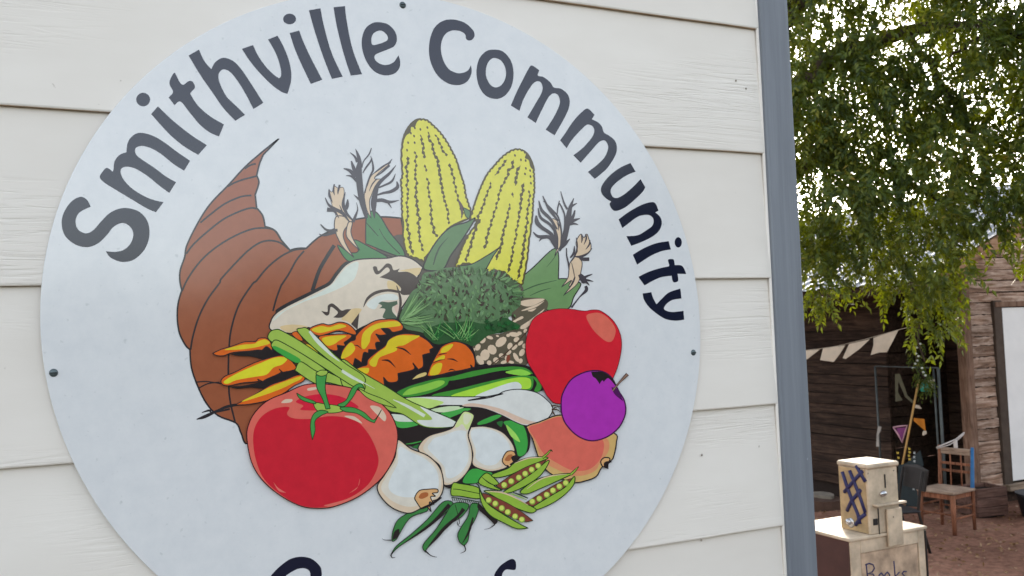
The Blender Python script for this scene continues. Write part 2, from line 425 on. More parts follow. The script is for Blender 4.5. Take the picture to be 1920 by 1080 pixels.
class Art:
    def __init__(s): s.v = []; s.f = []; s.mi = []; s.mats = []
    def mat(s, c):
        m = ink(*c)
        if m not in s.mats: s.mats.append(m)
        return s.mats.index(m)
    def tri(s, loops, c, bump_level=True):
        if bump_level: LV[0] += 1
        y = -LV[0]*DZ - .0002
        flat = [Vector((p[0], p[1], 0)) for lp in loops for p in lp]
        ts = tessellate_polygon([[Vector((p[0], p[1], 0)) for p in lp] for lp in loops])
        b = len(s.v)
        for p in flat:
            w = S(p.x, p.y) - sign.location; s.v.append((w.x, y, w.z))
        k = s.mat(c)
        for t in ts: s.f.append((b+t[0], b+t[1], b+t[2])); s.mi.append(k)
    def ribbon(s, line, c, closed=False, lv=True):
        if lv: LV[0] += 1
        y = -LV[0]*DZ - .0002; n = len(line); b = len(s.v)
        for i, p in enumerate(line):
            a = line[(i-1) % n if closed else max(i-1, 0)]; d = line[(i+1) % n if closed else min(i+1, n-1)]
            tx, ty = d[0]-a[0], d[1]-a[1]; l = math.hypot(tx, ty) or 1; nx, ny = -ty/l, tx/l; w = p[3]/2
            for sg in (1, -1):
                q = S(p[0]+nx*w*sg, p[1]+ny*w*sg) - sign.location; s.v.append((q.x, y, q.z))
        k = s.mat(c)
        for i in range(n if closed else n-1):
            j = (i+1) % n; s.f.append((b+2*i, b+2*j, b+2*j+1, b+2*i+1)); s.mi.append(k)
    def fill(s, blk, c, txt, ol=0, olc=(38, 34, 38), holes=(), k=5):
        lp = cat_rom(P(blk, txt), True, k)
        s.tri([lp] + [cat_rom(P(blk, h), True, k) for h in holes], c)
        if ol: s.ribbon([(p[0], p[1], 0, ol) for p in lp], olc, True)
        return lp
    def stroke(s, blk, c, txt, w=None, k=5):
        pts = P(blk, txt)
        if w: pts = [(p[0], p[1], p[2], w) for p in pts]
        s.ribbon(cat_rom(pts, False, k), c)
    def ell(s, blk, c, x, y, rx, ry, a=0, ol=0, olc=(38, 34, 38), lv=True, n=18):
        ox, oy, sc = BLK[blk]; ca, sa = math.cos(a), math.sin(a)
        lp = [(ox+(x+rx*math.cos(t)*ca-ry*math.sin(t)*sa)/sc, oy+(y+rx*math.cos(t)*sa+ry*math.sin(t)*ca)/sc) for t in [2*math.pi*i/n for i in range(n)]]
        s.tri([lp], c, lv)
        if ol: s.ribbon([(p[0], p[1], 0, ol) for p in lp], olc, True)
    def build(s, name, **k):
        me = bpy.data.meshes.new(name); me.from_pydata(s.v, [], s.f)
        for m in s.mats: me.materials.append(m)
        me.polygons.foreach_set('material_index', s.mi); me.update()
        return link(name, me, sign, **k)

INK = (17, 20, 40)
def letter(ch, *shapes):
    a = Art()
    for sh in shapes:
        if sh[0] == 'dot': a.ell(sh[1], INK, *sh[2:])
        else: a.fill(sh[0], INK, sh[1], holes=sh[2:])
    a.build('printed_letter', label='dark printed letter %s' % ch)
letter('S', ('B', '325,495* 300,450 258,428 200,455 150,520 128,600 150,690 220,750 300,768 370,745 430,690 480,630 540,605 590,630 612,680 595,740 550,785 490,800 426,795* 460,840 540,868 620,850 690,780 720,690 710,600 660,535 590,507 520,508 450,540 390,600 340,655 290,675 240,650 222,600 235,550 270,520'))
letter('m', ('B', '386,297 400,265 432,233 472,258* 478,245 485,190 520,145 565,128* 575,60 610,15 660,-4 740,15 820,60 900,120 995,185* 955,252* 880,205 800,140 730,100 670,85 628,100 628,138 660,170 750,230 830,290 900,330* 855,402* 790,355 710,290 630,240 570,225 530,240 530,280 560,330 620,385 720,440 815,465* 765,532* 700,505 600,445 500,385 420,335'))
letter('i', ('dot', 'A', 678, 672, 47, 46), ('A', '778,718* 732,770* 850,900 950,985 1050,1045* 1108,980* 1000,910 880,815'))
letter('t', ('A', '886,493 855,560 880,620 850,658* 890,710* 930,685 985,750 1060,840 1130,895 1190,920* 1224,840* 1130,785 1050,715 1000,640 1002,622 1028,590 1012,552 985,548 950,572 925,555 905,515'))
letter('h', ('A', '985,375* 1055,335* 1090,410 1138,468* 1165,420 1220,390 1290,415 1350,480 1400,555 1489,694* 1423,736* 1371,637 1326,562 1270,490 1220,468 1188,500 1195,560 1240,650 1300,710 1366,775* 1300,815* 1220,730 1150,630 1060,500'))
letter('v', ('C', '65,440* 165,405* 210,500 280,600 350,670 400,705* 418,680 410,600 370,480 300,355* 385,322* 430,400 480,520 508,640 505,740 475,845* 420,825 330,760 220,650 130,540'))
letter('i', ('dot', 'C', 494, 171, 58, 48), ('C', '495,298* 580,275* 620,380 690,530 788,718* 685,755* 620,620 545,450'))
letter('l', ('C', '668,92* 772,75* 800,220 870,470 972,690* 875,710* 800,520 720,280'))
letter('l', ('C', '890,65* 992,55* 1010,200 1060,440 1146,668* 1045,680* 980,480 920,240'))
letter('e', ('C', '1475,498* 1490,560 1478,620 1430,665 1350,678 1260,645 1190,560 1150,450 1145,350 1175,260 1235,210 1300,200 1380,220 1440,280 1460,350 1440,410 1390,440 1300,475 1260,500 1265,540 1310,575 1370,585 1430,560 1462,515', '1240,403 1300,395 1370,365 1375,325 1340,285 1300,275 1250,300 1230,350'))
letter('C', ('D', '370,440* 375,490 350,545 300,572 230,568 160,525 110,450 88,360 95,260 130,180 190,138 260,133 330,155 385,205 394,245 370,272 340,265 330,230 290,208 235,208 190,240 168,310 178,390 215,460 265,490 310,493 350,475'))
letter('o', ('D', '535,335 590,350 640,410 658,490 645,580 600,645 540,668 470,645 425,580 408,490 425,400 475,345', '535,392 575,410 603,460 605,520 580,570 540,590 500,570 472,510 478,440 505,400'))
letter('m', ('D', '785,443 832,475* 822,510 860,520 905,555 930,590 980,600 1025,640 1037,700 1010,780 935,913* 875,875* 930,790 970,700 960,645 930,630 895,655 850,740 808,830* 752,792* 800,710 850,620 850,570 825,548 785,570 730,660 698,748* 640,712* 680,620 730,520 765,455'))
letter('m', ('M', '318,70 384,130* 358,172* 420,205 455,245 475,300 530,335 580,380 600,450 580,530 510,640 440,705 385,748* 320,680* 400,620 480,540 515,450 500,395 470,375 420,400 340,490 250,592* 180,520* 270,450 350,360 380,300 375,255 345,228 300,232 220,310 160,380 115,452* 52,375* 100,310 180,190 260,105'))
letter('u', ('M', '730,595* 780,678* 700,710 610,770 550,830 540,880 565,925 610,930 680,890 760,820 828,750* 872,828* 850,870 780,940 690,1015 620,1050 575,1055 545,1030 530,990 545,965* 500,940 455,890 448,830 490,760 560,690 640,635'))
letter('n', ('N', '215,222* 300,160 400,105 480,82 515,95 538,152* 512,165* 550,200 565,250 545,310 490,360 400,405 318,436* 278,358* 370,350 440,310 490,270 497,220 470,190 430,185 370,200 300,250 246,292*'))
letter('i', ('N', '330,508* 420,455 520,415 620,398* 638,465* 560,480 470,520 365,588*'), ('dot', 'N', 698, 408, 29, 42))
letter('t', ('N', '376,688* 450,650 540,620 622,602* 625,590 615,550 640,543 662,550 670,592* 720,594 745,620 762,664* 692,662* 698,715 680,730 655,725 645,678* 560,690 490,720 425,757*'))
letter('y', ('N', '410,822* 480,812* 495,860 522,910* 560,870 620,815 715,782* 724,862* 650,875 600,910 582,945 610,965 660,972 740,962* 746,1034* 680,1042 600,1030 530,990 460,930 420,870'))
letter('G', ('G', '420,285* 422,250 410,210 360,165 295,150 220,165 150,215 95,274 60,340 50,410 90,460 160,470 170,400 150,390 130,350 150,310 190,274 225,250 270,228 315,225 345,245 350,285*'))
letter('f', ('G', '1520,420* 1520,320 1530,274 1545,240 1580,200 1640,165 1668,180 1670,225 1655,235 1610,232 1588,250 1580,274 1570,330 1570,420*'))

OUT = (40, 36, 40)
# --- horn
BR = (133, 74, 50)
a = Art()
horn = 'S'
a.fill('H1', BR, '730,72* 620,160 500,265 390,385 270,510 190,630 110,790 95,870 65,960 62,1030 @H2 75,160* 50,250 45,350 60,450 100,530 130,560* 140,680 180,800 240,920 320,1005 440,1055 @S 452,812 464,832 500,800 560,700 640,600 740,520 760,470 752,409* @K 480,600 300,620 150,690 60,740 @H1 915,812* 860,812 805,825* 745,755* 700,690 637,665* 620,590 580,540* 570,450* 595,370 580,320* 600,240 625,180*', ol=3.2)
for tx in ('575,242 540,250 500,275', '580,325 500,345 430,370 385,395', '545,455 470,465 360,515 260,590 200,640', '580,545 540,540 460,565 350,620 230,715 150,790 105,850',
           '740,745 700,690 630,675 540,685 420,735 300,810 200,900 120,1010 @H2 76,165', '800,820 740,775 670,760 600,775 520,830 430,920 340,1020 @H2 330,110 250,220 190,340 150,470 135,560',
           '910,815 830,825 740,870 650,945 580,1030 @H2 550,120 470,240 430,340 405,440 395,530 390,640 390,760 400,900 435,1050', '900,830 850,890 800,980 755,1050 @H2 745,130 715,210 690,300'):
    a.stroke('H1', OUT, tx, 3.4)
a.stroke('Q', OUT, '660,0 590,110 530,220 475,385', 7)
for tx in ('170,780 240,775 340,790', '190,820 250,790 330,780', '175,1030,6 230,1012,22 320,970,16 400,940,20 560,915,6', '210,985,5 260,970,14 285,985,10 400,960,14'):
    pts = P('H2', tx); a.stroke('H2', OUT, tx, None if len(pts[0]) > 3 else 2.4)
a.build('printed_horn')

a = Art(); a.fill('S', (74, 66, 60), '700,480 745,440 800,455 880,440 930,470 975,540 960,560 900,560 800,545 760,520'); a.fill('S', (44, 44, 36), '735,590 790,575 870,600 910,650 880,685 800,665 770,650 745,628')
a.build('printed_shadow')
# --- husks and silks
def silk(lines, blk, c, a):
    for tx in lines: a.stroke(blk, c, tx, k=4)
SD, SCR, GRN = (62, 56, 62), (224, 196, 165), (64, 112, 70)
a = Art()
a.fill('K', GRN, '385,600 380,780* 500,830 620,872 645,860 620,800 540,700 480,600 430,560', ol=2.2)
a.stroke('K', OUT, '385,640,4 420,680,6 465,730,4'); a.stroke('K', OUT, '400,800,5 470,840,8 560,870,5'); a.stroke('K', OUT, '470,680,3 520,760,5 610,850,7')
a.fill('K', GRN, '190,790 240,880 300,905 460,885 530,875 400,800 305,755 330,830 270,840', ol=2)
a.fill('HL', SCR, '560,640 600,520 650,400 760,320 885,228 860,270 740,370 690,440 775,450 700,530 650,650 625,740 645,940* 590,830', ol=1.6, olc=SD)
a.fill('HL', SCR, '130,690 110,580 150,610 180,535 230,560 290,550 305,620 285,760 330,850 400,950 390,1010 330,1010 230,990 200,900 160,800', ol=1.2, olc=SD)
a.fill('K', SCR, '180,600 170,680 200,760 240,820 302,875* 260,810 230,740 235,690 270,640 240,600', ol=2, olc=SD)
a.fill('K', SCR, '262,640 248,720 280,770 342,828* 300,760 280,700 290,640', ol=2, olc=SD)
silk(('590,940,40 530,720,72 500,500,82 490,330,78 500,230,52 480,140,36 448,62,6', '378,108,6 440,160,25 470,230,32', '395,215,14 420,290,42 460,400,44', '298,310,10 380,340,42 450,420,54', '328,400,6 400,410,26 470,470,44',
      '425,640,4 470,680,22 510,720,22', '650,50,10 620,130,18 550,220,14 530,300,14', '540,370,10 580,300,22 640,220,22 655,180,18', '640,150,6 665,240,20 670,330,26 630,410,18 590,520,14 570,620,14',
      '690,940,10 680,830,52 680,740,74 700,620,62 730,520,50 800,440,42 880,370,32 960,270,6', '720,560,20 820,520,24 910,470,28 955,375,6', '710,650,20 800,620,28 900,600,40 980,545,44 970,475,14', '690,720,40 780,710,46 880,735,38 1000,712,6', '860,740,28 905,810,6',
      '690,360,8 780,290,14 870,240,20 912,188,6', '690,420,10 780,360,20 880,270,24', '620,600,4 660,510,16 720,440,14', '115,568,6 120,650,32 160,745,4', '180,508,16 170,590,24 185,650,4', '250,518,26 230,590,24 225,640,4',
      '65,680,10 110,770,28 200,830,42 290,880,42 372,990,10', '88,830,56 180,850,32 240,940,6', '320,610,6 295,720,32 300,800,44 350,900,30 410,960,22', '350,700,10 345,770,44 330,830,34', '460,740,4 475,830,16 440,930,34 420,990,30', '245,770,4 270,830,16 290,880,20'), 'HL', SD, a)
silk(('75,650,6 120,690,16 190,690,20', '65,715,4 100,725,14 180,700,24'), 'K', SD, a)
a.build('printed_silk')
a = Art()
GR2 = (98, 128, 82)
a.fill('HR', GR2, '0,760 20,740 100,670 250,530 300,560 300,780* 330,775 390,780 410,800 490,820 430,930 380,1030 200,1040 0,940', ol=2)
a.stroke('HR', (58, 78, 55), '0,880,8 120,830,10 285,790,4'); a.stroke('HR', (58, 78, 55), '60,920,4 150,880,8 240,855,3'); a.stroke('HR', (58, 78, 55), '200,680,2 250,620,6 285,570,3')
a.fill('HR', SCR, '245,280 290,290 325,390 320,490 268,587* 295,490 290,400', ol=1.5, olc=SD)
a.fill('HR', SCR, '460,440 490,400 515,430 540,400 560,450 575,490 570,540 530,580 480,600 500,640 490,720 460,820 342,918* 420,820 440,760 400,840 390,830 410,790 325,848* 380,770 390,690 400,640 440,580 460,540 450,480', ol=1.6, olc=SD)
silk(('320,40,6 345,130,14 375,190,18', '430,98,6 400,180,32 385,260,46 370,350,46 340,470,44 310,545,10', '457,140,6 420,160,18 400,180,16', '440,198,10 420,260,28 380,290,34', '482,268,6 430,285,28 390,300,34', '467,320,4 430,312,18 390,320,22', '397,440,6 360,480,28 330,510,24',
      '310,118,8 295,180,12 290,230,8', '310,140,10 340,200,14 355,260,14 350,360,12 335,440,8', '168,78,8 215,180,22 260,240,22 300,290,10', '175,120,8 250,200,16 300,260,14 325,380,14 320,480,10', '135,118,8 160,200,26 230,270,26 290,360,12', '130,180,8 150,260,24 230,320,22 275,390,14',
      '113,243,14 120,300,38 160,345,32 240,400,28 275,460,14', '88,383,8 130,420,24 220,425,32 265,470,46 290,530,24', '138,462,4 160,435,18 200,428,20', '240,270,4 262,340,20 280,420,30 290,500,20', '285,300,4 300,330,10 300,370,4',
      '495,400,10 500,440,14 495,475,4', '530,400,10 535,440,14 515,490,4', '565,450,8 560,490,14 530,530,4', '582,520,8 550,560,12 490,590,22 440,590,10', '450,430,6 460,500,10 440,580,14 400,640,8', '435,500,6 430,560,20 400,600,12', '368,518,8 370,580,12 385,650,14 390,700,8',
      '560,612,30 500,610,28 470,590,10', '478,740,30 510,785,54 505,815,24', '587,738,6 550,752,16 510,770,22', '595,800,4 550,790,18 515,790,22', '562,834,4 540,810,18 510,800,16', '530,838,22 535,875,28 480,930,10 410,1020,16', '410,640,4 425,700,8 440,780,4'), 'HR', SD, a)
a.build('printed_silk')

# --- ears of corn
YL, YD = (212, 204, 72), (72, 62, 34)
def corn(blk1, sil, rows, dots, gaps):
    a = Art()
    lp = cat_rom(P(blk1, sil), True, 6)
    def wav(d, ph=0, amp=.55):
        out = []; s = 0; n = len(lp)
        for i, p in enumerate(lp):
            q = lp[(i+1) % n]; o = lp[i-1]; tx, ty = q[0]-o[0], q[1]-o[1]; l = math.hypot(tx, ty) or 1
            s += math.hypot(q[0]-p[0], q[1]-p[1])
            w = d + amp*math.cos(s/8.6*2*math.pi + ph)
            out.append((p[0]-ty/l*w*SG, p[1]+tx/l*w*SG))
        return out
    area = sum(lp[i-1][0]*lp[i][1]-lp[i][0]*lp[i-1][1] for i in range(len(lp)))
    SG = 1 if area > 0 else -1
    a.tri([wav(0.2)], YD); a.tri([wav(3.7, 0, 1.2)], YL)
    for tx in rows:
        pts = P(blk1, tx); line = cat_rom([(p[0], p[1], 0, 1) for p in pts], False, 9)
        # scalloped dark groove between two rows of kernels
        s = 0; rib = []; ph = random.random()*6
        tot = sum(math.hypot(line[i+1][0]-line[i][0], line[i+1][1]-line[i][1]) for i in range(len(line)-1))
        dense = []
        for i in range(len(line)-1):
            A, B = line[i], line[i+1]; L = math.hypot(B[0]-A[0], B[1]-A[1]); m = max(1, int(L/1.3))
            for k in range(m): dense.append((A[0]+(B[0]-A[0])*k/m, A[1]+(B[1]-A[1])*k/m))
        s = 0
        for i, p in enumerate(dense):
            if i: s += math.hypot(p[0]-dense[i-1][0], p[1]-dense[i-1][1])
            e = min(1, s/4, (tot-s)/4)
            w = (3.9 + 2.1*math.cos(s/8.4*2*math.pi+ph) + .8*math.sin(s/31+ph)) * max(e, .12)
            o = 1.1*math.sin(s/8.4*math.pi+ph)
            rib.append((p[0]+o, p[1], 0, max(w, .5)))
        a.ribbon(rib, YD)
    for x, y in dots: a.ell(blk1, YD, x, y, 13, 20, -.3, n=7)
    return a
a = corn('L1', '85,1080 70,900 90,800 75,560 100,330 140,220 200,130 280,65 360,50 440,65 520,130 620,230 720,370 780,480 840,600 900,790 950,950 970,1080 @L2 1000,170 1035,270* 1000,400 720,560 460,880 395,985* 250,930 180,905 125,800 100,600 85,300 78,150',
     ['160,560 185,605 160,690 160,760 170,850 165,960 180,1060 @L2 170,110 165,190 165,260 180,310 165,400 170,500 190,600 200,700 225,820 250,890',
      '270,490 285,560 280,640 285,740 270,800 290,900 290,960 285,1060 @L2 290,130 300,200 310,320 330,400 320,460 330,560 330,640 350,720 370,790 395,850',
      '345,270 360,340 380,400 385,500 400,600', '410,670 420,780', '430,850 450,900 455,1040 @L2 470,100 485,200 490,320 495,420 520,520 540,600 580,650',
      '450,230 465,330 510,410 520,500 570,600 590,690 610,820 630,950 650,1060 @L2 670,140 690,220 715,290 720,400 730,480',
      '545,265 600,370 640,470 710,570', '740,650 760,740 790,840 810,950 830,1040 @L2 860,150 900,270 910,390'],
     [(180, 380), (165, 480), (260, 290), (268, 380), (345, 200), (440, 175), (270, 180), (215, 250)], None)
a.fill('L1', YD, '90,420 100,330 140,220 200,130 280,62 360,50 300,100 270,170 220,170 210,240 150,290', ol=0)
a.fill('L2', (84, 66, 60), '840,110* 900,190 940,270 920,300 900,400 890,300')
a.build('printed_corn')
a = corn('R1', '60,1080 100,900 150,740 220,560 300,400 400,280 500,170 600,95 690,60 780,70 860,130 920,240 950,360 960,500 960,640 945,760 940,900 925,1060 @R2 910,280 890,480 850,700 815,795 700,745 600,650 500,640 350,670 180,545 20,580 60,430 110,300 200,140 300,20',
     ['580,210 530,270 480,340 415,430', '365,510 340,600 300,690 270,790 240,880 200,960 170,1060 @R2 260,140 230,220 200,340 160,450 150,530',
      '660,210 650,310 600,360 580,440 520,550 480,640 460,740 430,850 400,950 370,1050 @R2 430,110 400,210 390,280 370,370',
      '750,290 715,380 700,480 685,570', '660,650 655,730', '620,800 600,900 580,1000 @R2 610,100 585,200 570,310 540,400 500,500',
      '800,520 790,620 770,720 760,850 740,960 730,1060 @R2 750,130 740,240 710,330 700,440 670,560 640,650',
      '880,620 880,720 870,820 850,950 850,1060 @R2 865,120 845,260 830,380 820,480 790,600 765,730'],
     [(685, 155), (765, 215), (830, 225), (832, 330), (820, 405), (890, 360), (895, 440), (900, 530)], None)
a.fill('R1', YD, '780,70 860,125 925,240 955,360 920,340 890,300 870,220 820,190 830,130', ol=0)
a.fill('R2', (84, 72, 66), '480,600 540,620 610,660 660,740 800,790 830,860 760,900 620,900 500,760 420,650')
for tx in ('520,770 560,715 610,690 600,730', '655,915 720,860 790,838 780,870 700,905', '465,665 480,635 495,650 485,680'): a.fill('R2', YL, tx)
a.build('printed_corn')
a = Art()
LG = (80, 110, 72)
a.fill('L2', LG, '1085,385* 950,450 800,490 690,560 580,680 480,830 420,950 400,1080 640,1085 750,900 880,720 1000,540 1060,440', ol=2.6)
a.stroke('L2', (52, 66, 52), '720,650,4 620,760,16 560,880,22 520,1020,14'); a.fill('L2', LG, '920,245* 1015,300 1000,400* 955,360', ol=1.6)
a.fill('R2', LG, '85,560* 220,540 400,440 545,345* 470,450 340,660 200,660 90,640', ol=2)
a.build('printed_leaf')

# --- squash
a = Art()
sq = '130,710 130,640 170,580 260,520 420,440 540,380 630,330 690,250 760,170 840,130 960,118 1100,115 1220,95 1320,125 1400,188* 1360,260 1300,400 1280,440 1200,560 1150,640 850,720 500,700 430,690 300,735'
lp = cat_rom(P('Q', sq), True, 5)
a.ribbon([(p[0], p[1], 0, 13 if 520 < p[0] < 655 and p[1] < 600 else 5) for p in lp], OUT, True)
a.tri([lp], (222, 206, 186))
a.fill('Q', (212, 216, 204), '140,640 190,580 300,515 430,450 560,385 650,320 710,240 780,170 860,140 850,230 800,310 620,400 420,470 260,545 180,610')
a.fill('Q', (196, 170, 128), '200,690 300,668 430,682 400,705 280,738'); a.fill('Q', (200, 174, 130), '720,620 800,540 890,538 850,600 820,660 760,640')
a.fill('Q', (200, 176, 132), '1210,215 1350,190 1392,200 1355,258 1280,225'); a.fill('Q', (200, 176, 132), '1110,300 1190,320 1212,372 1120,372')
DK = (66, 56, 54)
a.fill('Q', DK, '985,185 1015,180 1030,215 1060,195 1100,155 1140,165 1160,210 1212,195* 1200,225 1280,225 1350,265 1380,330 1340,400 1250,420 1215,400 1220,360 1150,300 1040,270* 1120,225 1120,195 1095,190 1040,240 1005,240')
a.stroke('Q', DK, '905,522,4 940,450,22 1010,400,26 1110,380,22 1215,395,22')
a.fill('Q', (212, 214, 206), '930,500 1000,440 1100,410 1180,418 1190,460 1060,470 1000,540')
a.fill('Q', (70, 86, 70), '1030,490* 1060,475 1120,480 1188,468* 1190,500 1150,520 1150,560 1185,615 1070,612 1090,540 1038,532* 1062,510')
a.fill('Q', (205, 176, 160), '1165,520 1195,500 1200,540 1185,575')
a.stroke('Q', DK, '1185,340,6 1215,440,20 1215,520,20 1195,590,8')
a.fill('Q', DK, '548,553* 590,562 603,555 605,510 640,490 680,515 720,550 760,540 802,538* 740,600 700,612 650,608* 690,570 660,535 630,520 622,550 615,582 590,592')
a.fill('Q', DK, '870,570* 855,712* 800,665*')
a.build('printed_squash')

# --- parsley and speckled cobs
a = Art()
a.fill('Gr', (84, 76, 62), '1040,430 1150,440 1360,455 1360,560 1200,740 1200,1010 780,1020 740,870 850,760 1000,740 1080,660')
for tx in ('1135,482 1200,460 1300,450 1352,458 1250,510 1180,512', '1165,547 1300,492 1352,468 1280,522 1180,552', '1210,552 1282,530 1250,557', '1070,652 1110,625 1160,598 1172,615 1120,640 1080,667', '1140,692 1230,630 1352,536 1280,620 1190,702'):
    a.fill('Gr', (222, 196, 168), tx)
kern = [(790,860,22,30,.5),(850,925,40,48,.2),(910,880,36,44,-.6),(985,815,55,34,-.7),(830,800,24,30,.7),(890,778,30,14,.3),(808,970,26,48,-.6),(885,992,20,22,0),(942,968,24,24,0),(988,930,22,20,.4),(1050,905,26,16,-.7),(1100,860,30,16,-.7),(1150,825,28,14,-.7),(1112,945,18,44,-.5),(1162,905,22,34,.5),(1182,850,18,22,0),(1095,752,46,20,.1),(1140,742,20,16,0),(1115,795,26,20,-.6),(1060,850,22,30,.3),(1030,950,14,20,0),(1045,760,16,14,0),(1190,720,14,20,.6),(1010,985,30,14,-.3),(955,765,14,8,.3),(760,880,8,14,0),(1070,985,26,12,.2),(1150,975,18,22,.3)]
for x, y, rx, ry, an in kern: a.ell('Gr', (222, 196, 168), x, y, rx, ry, an, n=10)
a.stroke('Gr', (70, 50, 40), '900,1010,8 1000,930,8 1100,840,8 1210,720,8'); a.stroke('Gr', (70, 50, 40), '920,1020,5 1060,880,5')
a.ell('Gr', (120, 60, 45), 1045, 955, 16, 34, .2)
a.build('printed_speckled_corn')
a = Art()
a.fill('Gr', (82, 108, 74), '130,610 200,450 240,385 300,340 330,240 420,220 520,190 650,190 850,230 960,290 1060,330 1120,400 1150,500 1050,600 1080,680 1150,700 1000,720 850,760 750,850 600,810 430,830 330,740 170,700', ol=0)
a.fill('Gr', (44, 76, 44), '330,730 480,660 600,650 720,640 850,660 1000,610 1080,640 1150,690 1000,735 880,760 750,850 600,812 430,832')
rr = random.Random(5)
def leafblob(x, y, r, c):
    n = rr.choice((5, 6, 7)); pts = []; a0 = rr.random()*6
    for i in range(n*2):
        q = r*(1 if i % 2 else .45)*rr.uniform(.75, 1.2); t = a0 + math.pi*i/n
        pts.append('%.0f,%.0f' % (x+q*math.cos(t), y+q*math.sin(t)*.9))
    a.fill('Gr', c, ' '.join(pts), k=2)
for i in range(46):                                   # ragged leafy edge
    t = i/46*2*math.pi; x, y = 720+410*math.cos(t), 420+205*math.sin(t)
    if y < 540 or x > 800: leafblob(x, y, rr.uniform(26, 44), rr.choice(((82, 108, 74), (70, 92, 62), (60, 66, 52))))
for i in range(330):                                  # curled leaflets, light over dark
    x = rr.uniform(285, 1115); y = rr.uniform(225, 625)
    if x < 420 and y > 480: continue
    if (x < 340 or x > 1040) and y < 300: continue
    t = rr.uniform(.6, 2.5); L = rr.uniform(26, 58); w = rr.uniform(11, 24); b = rr.uniform(-12, 12); c, s_ = math.cos(t), math.sin(t)
    a.stroke('Gr', rr.choice(((60, 50, 45), (50, 44, 38), (64, 56, 46), (56, 60, 42), (96, 128, 82), (88, 118, 76), (104, 134, 92), (78, 106, 70), (96, 124, 88))),
             '%.0f,%.0f,3 %.0f,%.0f,%.1f %.0f,%.0f,2' % (x-c*L/2, y-s_*L/2, x-s_*b, y+c*b, w, x+c*L/2, y+s_*L/2), k=4)
for i in range(90):                                   # feathery fringe spreading past the bunch
    t = rr.uniform(-2.7, .35); x, y = 720+365*math.cos(t), 420+175*math.sin(t); L = rr.uniform(50, 105); q = t + rr.uniform(-.5, .5)
    a.stroke('Gr', rr.choice(((88, 120, 76), (74, 104, 66), (98, 130, 84), (60, 62, 48), (66, 84, 56))),
             '%.0f,%.0f,8 %.0f,%.0f,%.1f %.0f,%.0f,1' % (x, y, x+L*.5*math.cos(q)+4, y+L*.5*math.sin(q)*.8, rr.uniform(13, 22), x+L*math.cos(q), y+L*math.sin(q)*.8), k=3)
for i in range(16): leafblob(rr.uniform(860, 1130), rr.uniform(640, 730), rr.uniform(18, 34), rr.choice(((28, 70, 36), (34, 84, 42), (24, 48, 28))))
for i in range(34):
    t = rr.uniform(-1.15, .25); L = rr.uniform(130, 300); w = rr.uniform(5, 11)
    x0, y0 = 145+rr.uniform(-8, 8), 628+rr.uniform(-10, 30)
    a.stroke('Gr', rr.choice(((116, 148, 96), (100, 136, 84), (50, 74, 44), (130, 160, 108))), '%.0f,%.0f,%.1f %.0f,%.0f,%.1f %.0f,%.0f,1' % (x0, y0, w*.5, x0+L*.5*math.cos(t), y0+L*.5*math.sin(t)+6, w, x0+L*math.cos(t), y0+L*math.sin(t)), k=3)
for i in range(44):
    t = rr.uniform(-2.6, -.6); L = rr.uniform(90, 230); w = rr.uniform(5, 11)
    x0, y0 = rr.choice(((640, 800), (420, 800), (700, 810), (600, 790))); x0 += rr.uniform(-30, 30)
    a.stroke('Gr', rr.choice(((96, 140, 80), (60, 120, 60), (36, 84, 42), (116, 150, 92), (46, 100, 50))), '%.0f,%.0f,%.1f %.0f,%.0f,%.1f %.0f,%.0f,1' % (x0, y0, w*.5, x0+L*.5*math.cos(t)+8, y0+L*.5*math.sin(t), w, x0+L*math.cos(t), y0+L*math.sin(t)), k=3)
a.build('printed_parsley')

# --- carrots
OR, YE, BK = (232, 108, 40), (232, 206, 50), (34, 28, 30)
a = Art()
a.fill('Cb', BK, '-120,470 0,300 130,190 300,115 500,85 565,160 640,215 760,250 880,330 1050,295 1200,350 1240,500 1330,500 1300,545 820,645 480,760 380,715 100,570')
a.fill('Ca', BK, '540,470 640,420 700,450 650,470 560,500'); a.fill('Ca', BK, '250,440 330,425 560,375 660,440 540,485 420,462 300,455')
a.fill('Ca', BK, '230,725 340,720 480,690 600,640 700,595 815,570 830,620 700,670 560,740 420,735 300,745')
a.fill('Ca', OR, '85,435* 160,400 260,370 360,335 460,330 490,303 560,303 600,350 612,418* 560,375 520,405 480,405 400,415 330,420 250,430 180,455 120,452', ol=1.8)
a.fill('Ca', YE, '190,402 330,362 450,350 480,330 545,312 590,345 520,368 430,388 300,402')
a.fill('Ca', OR, '158,680 190,638 280,600 400,540 500,500 680,453 760,488 818,550 800,580 702,600* 668,572* 680,605 560,660 525,682* 478,660* 480,680 340,695 240,717 180,712', ol=1.8)
a.fill('Ca', (214, 206, 50), '185,680 300,610 480,530 640,470 740,478 700,530 620,560 560,620 460,640 300,668 215,702')
a.fill('Ca', OR, '278,887* 400,830 500,770 600,710 720,668 830,625 895,635 880,680 800,720 700,790 560,850 400,882', ol=1.8)
a.fill('Ca', YE, '340,860 470,790 620,718 850,637 860,660 800,690 700,740 540,800')
a.fill('Ca', OR, '935,222 1040,175 1110,185 1200,160 1280,180 1342,240 1330,272 1200,237 1100,262 1010,280', ol=2); a.fill('Ca', YE, '955,225 1040,195 1110,205 1200,178 1260,195 1220,212 1120,235 1020,255')
a.fill('Ca', OR, '1015,292 1150,267 1280,265 1305,290 1240,340* 1245,370 1180,362* 1180,410 1100,392', ol=2); a.fill('Ca', YE, '1045,305 1150,280 1260,280 1200,320 1150,355 1090,365')
a.fill('Ca', OR, '780,262 830,245 880,322 830,312', ol=1.5); a.fill('Ca', YE, '905,355 950,370 1010,425 960,405')
